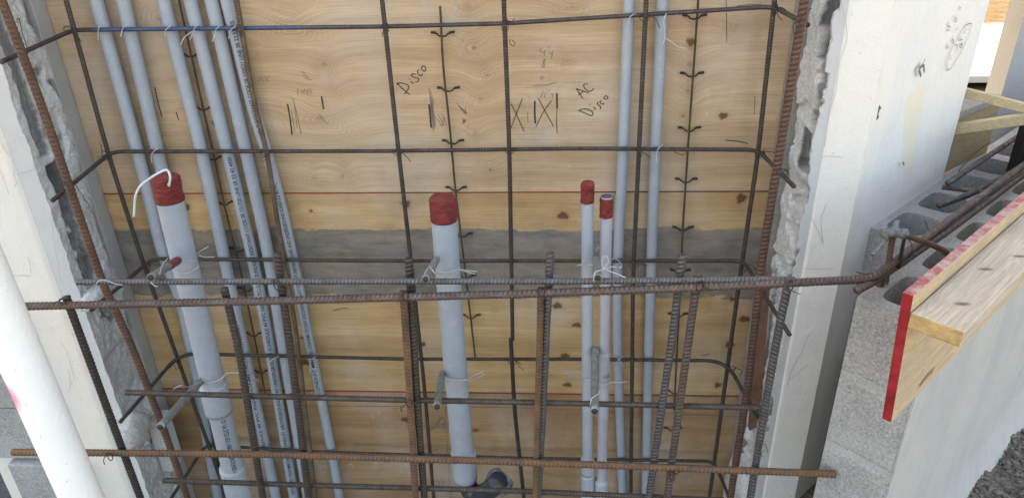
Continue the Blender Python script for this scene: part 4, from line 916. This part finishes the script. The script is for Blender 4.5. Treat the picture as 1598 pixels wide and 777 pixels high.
BW = [((112, 45), VY, 'black tie wire knotting the leftmost thin upright to the blue smeared stirrup'), ((168, 240), VY, 'black tie wire knotting the leftmost thin upright to the second stirrup'), ((232, 412), VY, 'black tie wire at the corner of the stirrup over the grey band, left side'),
      ((604, 42), VY, 'black tie wire knotting the upright left of Disco to the top stirrup'), ((622, 235), VY, 'black tie wire with loose tails below Disco on the second stirrup'), ((790, 37), VY, 'black tie wire on the top stirrup right of the clip rod'), ((796, 232), VY, 'black tie wire on the second stirrup below the crossed marks'),
      ((377, 46), VY, 'rusty tie wire where the muddy bar crosses the top stirrup'), ((417, 236), VY, 'rusty tie wire where the muddy bar crosses the second stirrup'), ((443, 408), VY, 'dark tie wire where the muddy bar crosses the stirrup on the grey band'),
      ((1005, 26), VY, 'black tie wire on the top stirrup between the tall right conduits'), ((997, 235), VY, 'black tie wire with long tails on the second stirrup between the tall right conduits'), ((988, 410), VY, 'black tie wire on the stirrup over the grey band between the tall right conduits'),
      ((1206, 13), VY, 'black tie wire at the top right corner of the blue smeared stirrup'), ((1184, 238), VY, 'black tie wire at the right corner of the second stirrup'), ((1158, 415), VY, 'black tie wire at the right corner of the stirrup over the grey band'), ((1140, 570), VY, 'black tie wire at the right bend of the lower stirrup'),
      ((1240, 42), 1.53, 'dark wire binding the rusty right bar near its top'), ((1218, 265), 1.53, 'dark wire binding the rusty right bar to the second stirrup end'), ((108, 290), 1.49, 'dark wire binding the rusty left bar to the second stirrup leg'),
      ((800, 560), VY, 'black tie wire on the lower stirrup right of the centre pipe'), ((278, 565), VY, 'black tie wire at the left bend of the lower stirrup')]
for k, ((x, y), Y, lab) in enumerate(BW): twist(PY(x, y, Y), 'blackwire', lab, k+10, 1.1, 'y' if k % 2 else 'x', 2.6, .0010, 'black wire ties of the cage')
FW = [((104, 468), 'rusty wire tie holding the dark left upright to the long bar'), ((435, 438), 'rusty wire tie where the high left upright meets the upper long bar'), ((634, 456), 'rusty wire tie on top of the orange rusty upright left of the centre pipe'), ((845, 450), 'rusty wire tie on top of the orange rusty upright right of the centre pipe'),
      ((1090, 441), 'rusty wire tie at the flat topped upright near the right'), ((1230, 440), 'rusty wire tie where the two long bars meet by the pillar edge'), ((640, 622), 'rusty wire tie low on the upright pair left of the centre pipe'), ((176, 705), 'rusty wire tie on the dark left upright at the rusty horizontal bar'), ((1048, 735), 'rusty wire tie on the rusty horizontal bar near the right uprights'), ((464, 612), 'rusty wire tie low on the high left upright')]
for k, ((x, y), lab) in enumerate(FW): twist(PY(x, y, HY-.002), 'blackwire', lab, k+60, 1.0, 'y', 2.2, .0011, 'rusty wire ties of the front bars')
WW = [((157, 42), 'short white wire clip on the leftmost conduit at the top stirrup'), ((194, 43), 'short white wire clip on the second conduit at the top stirrup'), ((262, 46), 'white wire clip with a hanging tail on the third conduit at the top stirrup'), ((305, 44), 'white wire clip with a long curled tail on the fourth conduit at the top stirrup'),
      ((340, 45), 'white wire clip on the fifth conduit at the top stirrup'), ((362, 47), 'white wire clip on the printed conduit at the top stirrup'), ((240, 238), 'white wire clip on the second conduit at the second stirrup'), ((985, 27), 'white forked wire clip on the left tall conduit at the top stirrup'), ((1029, 232), 'white wire clip on the right tall conduit at the second stirrup'), ((488, 562), 'white wire clip on the printed conduit at the lower stirrup'), ((425, 562), 'white wire clip on the fourth conduit at the lower stirrup'), ((966, 562), 'white wire clip on the left tall conduit at the lower stirrup')]
for k, ((x, y), lab) in enumerate(WW):
    rs = random.Random(k+5); s = [-1, 1][k % 2]*0+1
    j = lambda a: rs.uniform(-a, a)
    wire([(x+7+j(3), y-6, TY-.007), (x, y-2, TY-.013), (x-4+j(1), y+3, TY-.013), (x-4, y+9, TY-.012), (x-6+j(4), y+17+j(5), TY-.02)], 'whitewire', lab, .0014)
wire([(305, 48, TY-.013), (296, 52, TY-.03), (286, 60, TY-.04), (282, 71, TY-.045)], 'whitewire', 'long curled white wire tail hanging left of the fourth conduit top', .0014)
wire([(1040, 22, TY-.013), (1035, 32, TY-.014), (1037, 46, TY-.016), (1038, 60, TY-.016), (1034, 70, TY-.02)], 'whitewire', 'twisted white wire pigtail hanging down the right tall conduit', .0018)
wire([(1038, 60, TY-.018), (1048, 66, TY-.03), (1058, 74, TY-.035), (1070, 76, TY-.04)], 'whitewire', 'loose curved white wire end right of the right tall conduit', .0013)
wire([(268, 421, SY-.03), (285, 428, SY-.035), (300, 424, SY-.034), (312, 414, SY-.02), (305, 408, SY-.035), (296, 406, SY-.037), (290, 409, SY-.037), (300, 419, SY-.037)], 'whitewire', 'looped pale wire round the left big pipe near the sleeve', .0012)
wire([(308, 396, SY-.02), (314, 391, SY-.04), (325, 385, SY-.05)], 'whitewire', 'short white wire spike right of the left big pipe', .0013)
wire([(310, 398, SY-.02), (320, 402, SY-.04), (334, 401, SY-.05)], 'whitewire', 'flat white wire tail right of the left big pipe', .0012)
wire([(262, 403, 1.36), (256, 410, 1.33), (251, 420, 1.25), (249, 428, 1.235)], 'whitewire', 'white twisted wire on the sleeve in front of the left big pipe', .0016)
wire([(148, 446, HY-.01), (155, 437, HY-.012), (165, 437, HY-.012), (180, 443, HY-.012), (192, 445, HY-.012)], 'whitewire', 'white wire looped over the long bar near the rusty left bar', .0012)
wire([(236, 440, 1.2), (240, 446, 1.2), (246, 447, 1.2)], 'whitewire', 'tiny white wire hook under the left sleeve mouth', .0013)
wire([(680, 425, SY-.02), (692, 425, SY-.033), (702, 424, SY-.035), (714, 420, SY-.03), (730, 422, SY-.05), (744, 424, SY-.06)], 'whitewire', 'white wire round the centre big pipe with a straight tail to the right', .0013)
wire([(714, 420, SY-.032), (728, 424, SY-.055), (742, 428, SY-.06)], 'whitewire', 'second shorter white wire tail right of the centre big pipe', .0012)
wire([(668, 418, 1.24), (664, 424, 1.225), (662, 430, 1.215)], 'whitewire', 'white wire on the sleeve beside the centre pipe', .0013)
wire([(670, 415, 1.25), (675, 422, 1.235), (679, 427, 1.235)], 'whitewire', 'short straight white wire across the centre sleeve', .0013)
wire([(690, 586, SY-.03), (700, 592, SY-.035), (715, 593, SY-.036), (728, 593, SY-.025), (740, 585, SY-.05), (753, 580, SY-.06)], 'whitewire', 'white wire round the lower centre pipe with curled right end', .0014)
wire([(728, 594, SY-.027), (742, 592, SY-.05), (755, 584, SY-.06)], 'whitewire', 'second white wire tail at the lower centre pipe', .0012)
wire([(690, 588, 1.4), (684, 600, 1.34), (680, 612, 1.30)], 'whitewire', 'white twisted wire on the low sleeve beside the centre pipe', .0016)
wire([(900, 415, SY-.03), (907, 413, SY-.04), (920, 413, SY-.02), (935, 413, SY-.03)], 'whitewire', 'white wire across the taller slim pipe above the long bar', .0014)
wire([(926, 440, 1.20), (926, 430, 1.20), (930, 423, 1.205), (937, 422, 1.21), (941, 421, 1.22), (950, 410, 1.22), (949, 402, 1.22), (946, 400, 1.22), (942, 400, 1.22), (939, 406, 1.22), (941, 418, 1.22), (948, 422, 1.22), (962, 427, 1.21), (976, 433, 1.20)], 'whitewire', 'white ribbon like wire loop over the sleeve between the slim pipes', .0013)
wire([(946, 420, 1.25), (955, 416, 1.26), (962, 417, 1.26), (967, 419, 1.27), (970, 415, 1.27)], 'whitewire', 'pale wavy wire right of the shorter slim pipe', .0013)
wire([(953, 404, 1.5), (960, 403, 1.5), (967, 408, 1.5), (971, 415, 1.5)], 'whitewire', 'curved pale wire behind the shorter slim pipe', .0011)
wire([(930, 393, SY), (932, 387, SY), (937, 385, SY)], 'whitewire', 'small curved white wire between the slim pipes above the sleeve', .0014)
wire([(881, 581, SY-.06), (892, 587, SY-.05), (903, 593, SY-.04), (912, 593, SY-.02), (924, 593, SY-.03), (934, 590, SY-.03)], 'whitewire', 'white wire round the taller slim pipe low down with a left tail', .0014)
wire([(884, 578, SY-.06), (893, 584, SY-.05), (904, 592, SY-.04)], 'whitewire', 'second thin white tail left of the taller slim pipe', .0010)
wire([(937, 600, SY-.02), (945, 600, SY-.022), (955, 596, SY-.03), (968, 597, SY-.04), (980, 595, SY-.05)], 'whitewire', 'white wire round the shorter slim pipe low down with a right tail', .0013)
wire([(921, 632, 1.23), (923, 621, 1.235), (929, 617, 1.24), (934, 615, 1.24), (935, 609, 1.25)], 'whitewire', 'white wire loop over the long sleeve near its mouth', .0013)
wire([(925, 552, 1.42), (930, 548, 1.41), (934, 550, 1.41)], 'whitewire', 'small wire band at the rear of the long sleeve', .0012)
wire([(961, 557, 1.6), (968, 562, 1.58), (973, 572, 1.56)], 'whitewire', 'pale curved wire hanging at the left tall conduit lower down', .0011)
wire([(355, 580, SY-.03), (345, 592, SY-.035), (325, 598, SY-.036), (310, 590, SY-.03)], 'whitewire', 'white wire wrapped round the coupling of the left big pipe', .0013)
wire([(353, 583, SY-.03), (362, 581, SY-.05), (376, 582, SY-.06)], 'whitewire', 'white wire tail right of the left big pipe coupling', .0014)
wire([(313, 596, 1.38), (304, 600, 1.36), (293, 604, 1.33), (283, 600, 1.3), (270, 607, 1.3)], 'whitewire', 'white wire across the upper end of the longest sleeve', .0013)
wire([(390, 586, 1.5), (398, 590, 1.48), (404, 594, 1.46)], 'whitewire', 'short white wire scrap beside the third conduit', .0013)
wire([(440, 582, 1.6), (444, 570, 1.62), (446, 560, 1.65)], 'whitewire', 'thin straight pale wire beside the fifth conduit', .0011)
wire([(28, 29, 1.47), (32, 35, 1.47), (27, 37, 1.47), (26, 30, 1.47), (30, 28, 1.47), (34, 50, 1.47), (41, 70, 1.46), (44, 84, 1.46)], 'blackwire', 'dark wire with a looped eye beside the rusty left bar top', .0010)
wire([(117, 288, 1.47), (126, 300, 1.46), (132, 312, 1.45), (140, 320, 1.45), (138, 327, 1.45), (134, 322, 1.45)], 'blackwire', 'curly dark wire hanging right of the rusty left bar', .0010)
wire([(1545, 222, 2.0), (1520, 240, 1.95), (1500, 262, 1.9), (1496, 268, 1.9)], 'blackwire', 'dark loose wire on the loose bar behind the block wall', .0015)
wire([(1443, 344, 1.5), (1449, 358, 1.48), (1455, 366, 1.47), (1463, 362, 1.47), (1475, 369, 1.45)], 'blackwire', 'rusty wire knot on the bent long bar over the block wall', .0016)
wire([(1419, 402, 1.32), (1424, 392, 1.30), (1422, 378, 1.31), (1414, 370, 1.33)], 'blackwire', 'dark wire loop round the two bars over the block wall', .0014)
wire([(1337, 424, 1.2), (1348, 428, 1.2), (1360, 426, 1.2)], 'blackwire', 'dark wire tail on the long bar before its bend', .0013)
wire([(1228, 448, 1.2), (1238, 455, 1.2), (1249, 459, 1.19)], 'blackwire', 'dark wire tail below the long bar at the pillar edge', .0011)
wire([(798, 62, VY-.01), (804, 68, VY-.01), (802, 73, VY-.01), (796, 70, VY-.01), (795, 62, VY-.01)], 'blackwire', 'small dark wire loop beside the upright above the crossed marks', .0010)
wire([(1052, 237, TY-.01), (1065, 243, TY-.015), (1073, 238, TY-.02)], 'blackwire', 'dark zigzag wire tail under the second stirrup right of the tall conduits', .0011)
wire([(1190, 712, 1.25), (1184, 700, 1.25), (1190, 690, 1.25), (1196, 695, 1.25), (1198, 706, 1.25)], 'blackwire', 'curled wire at the lowest right crossing by the grey upright', .0010)
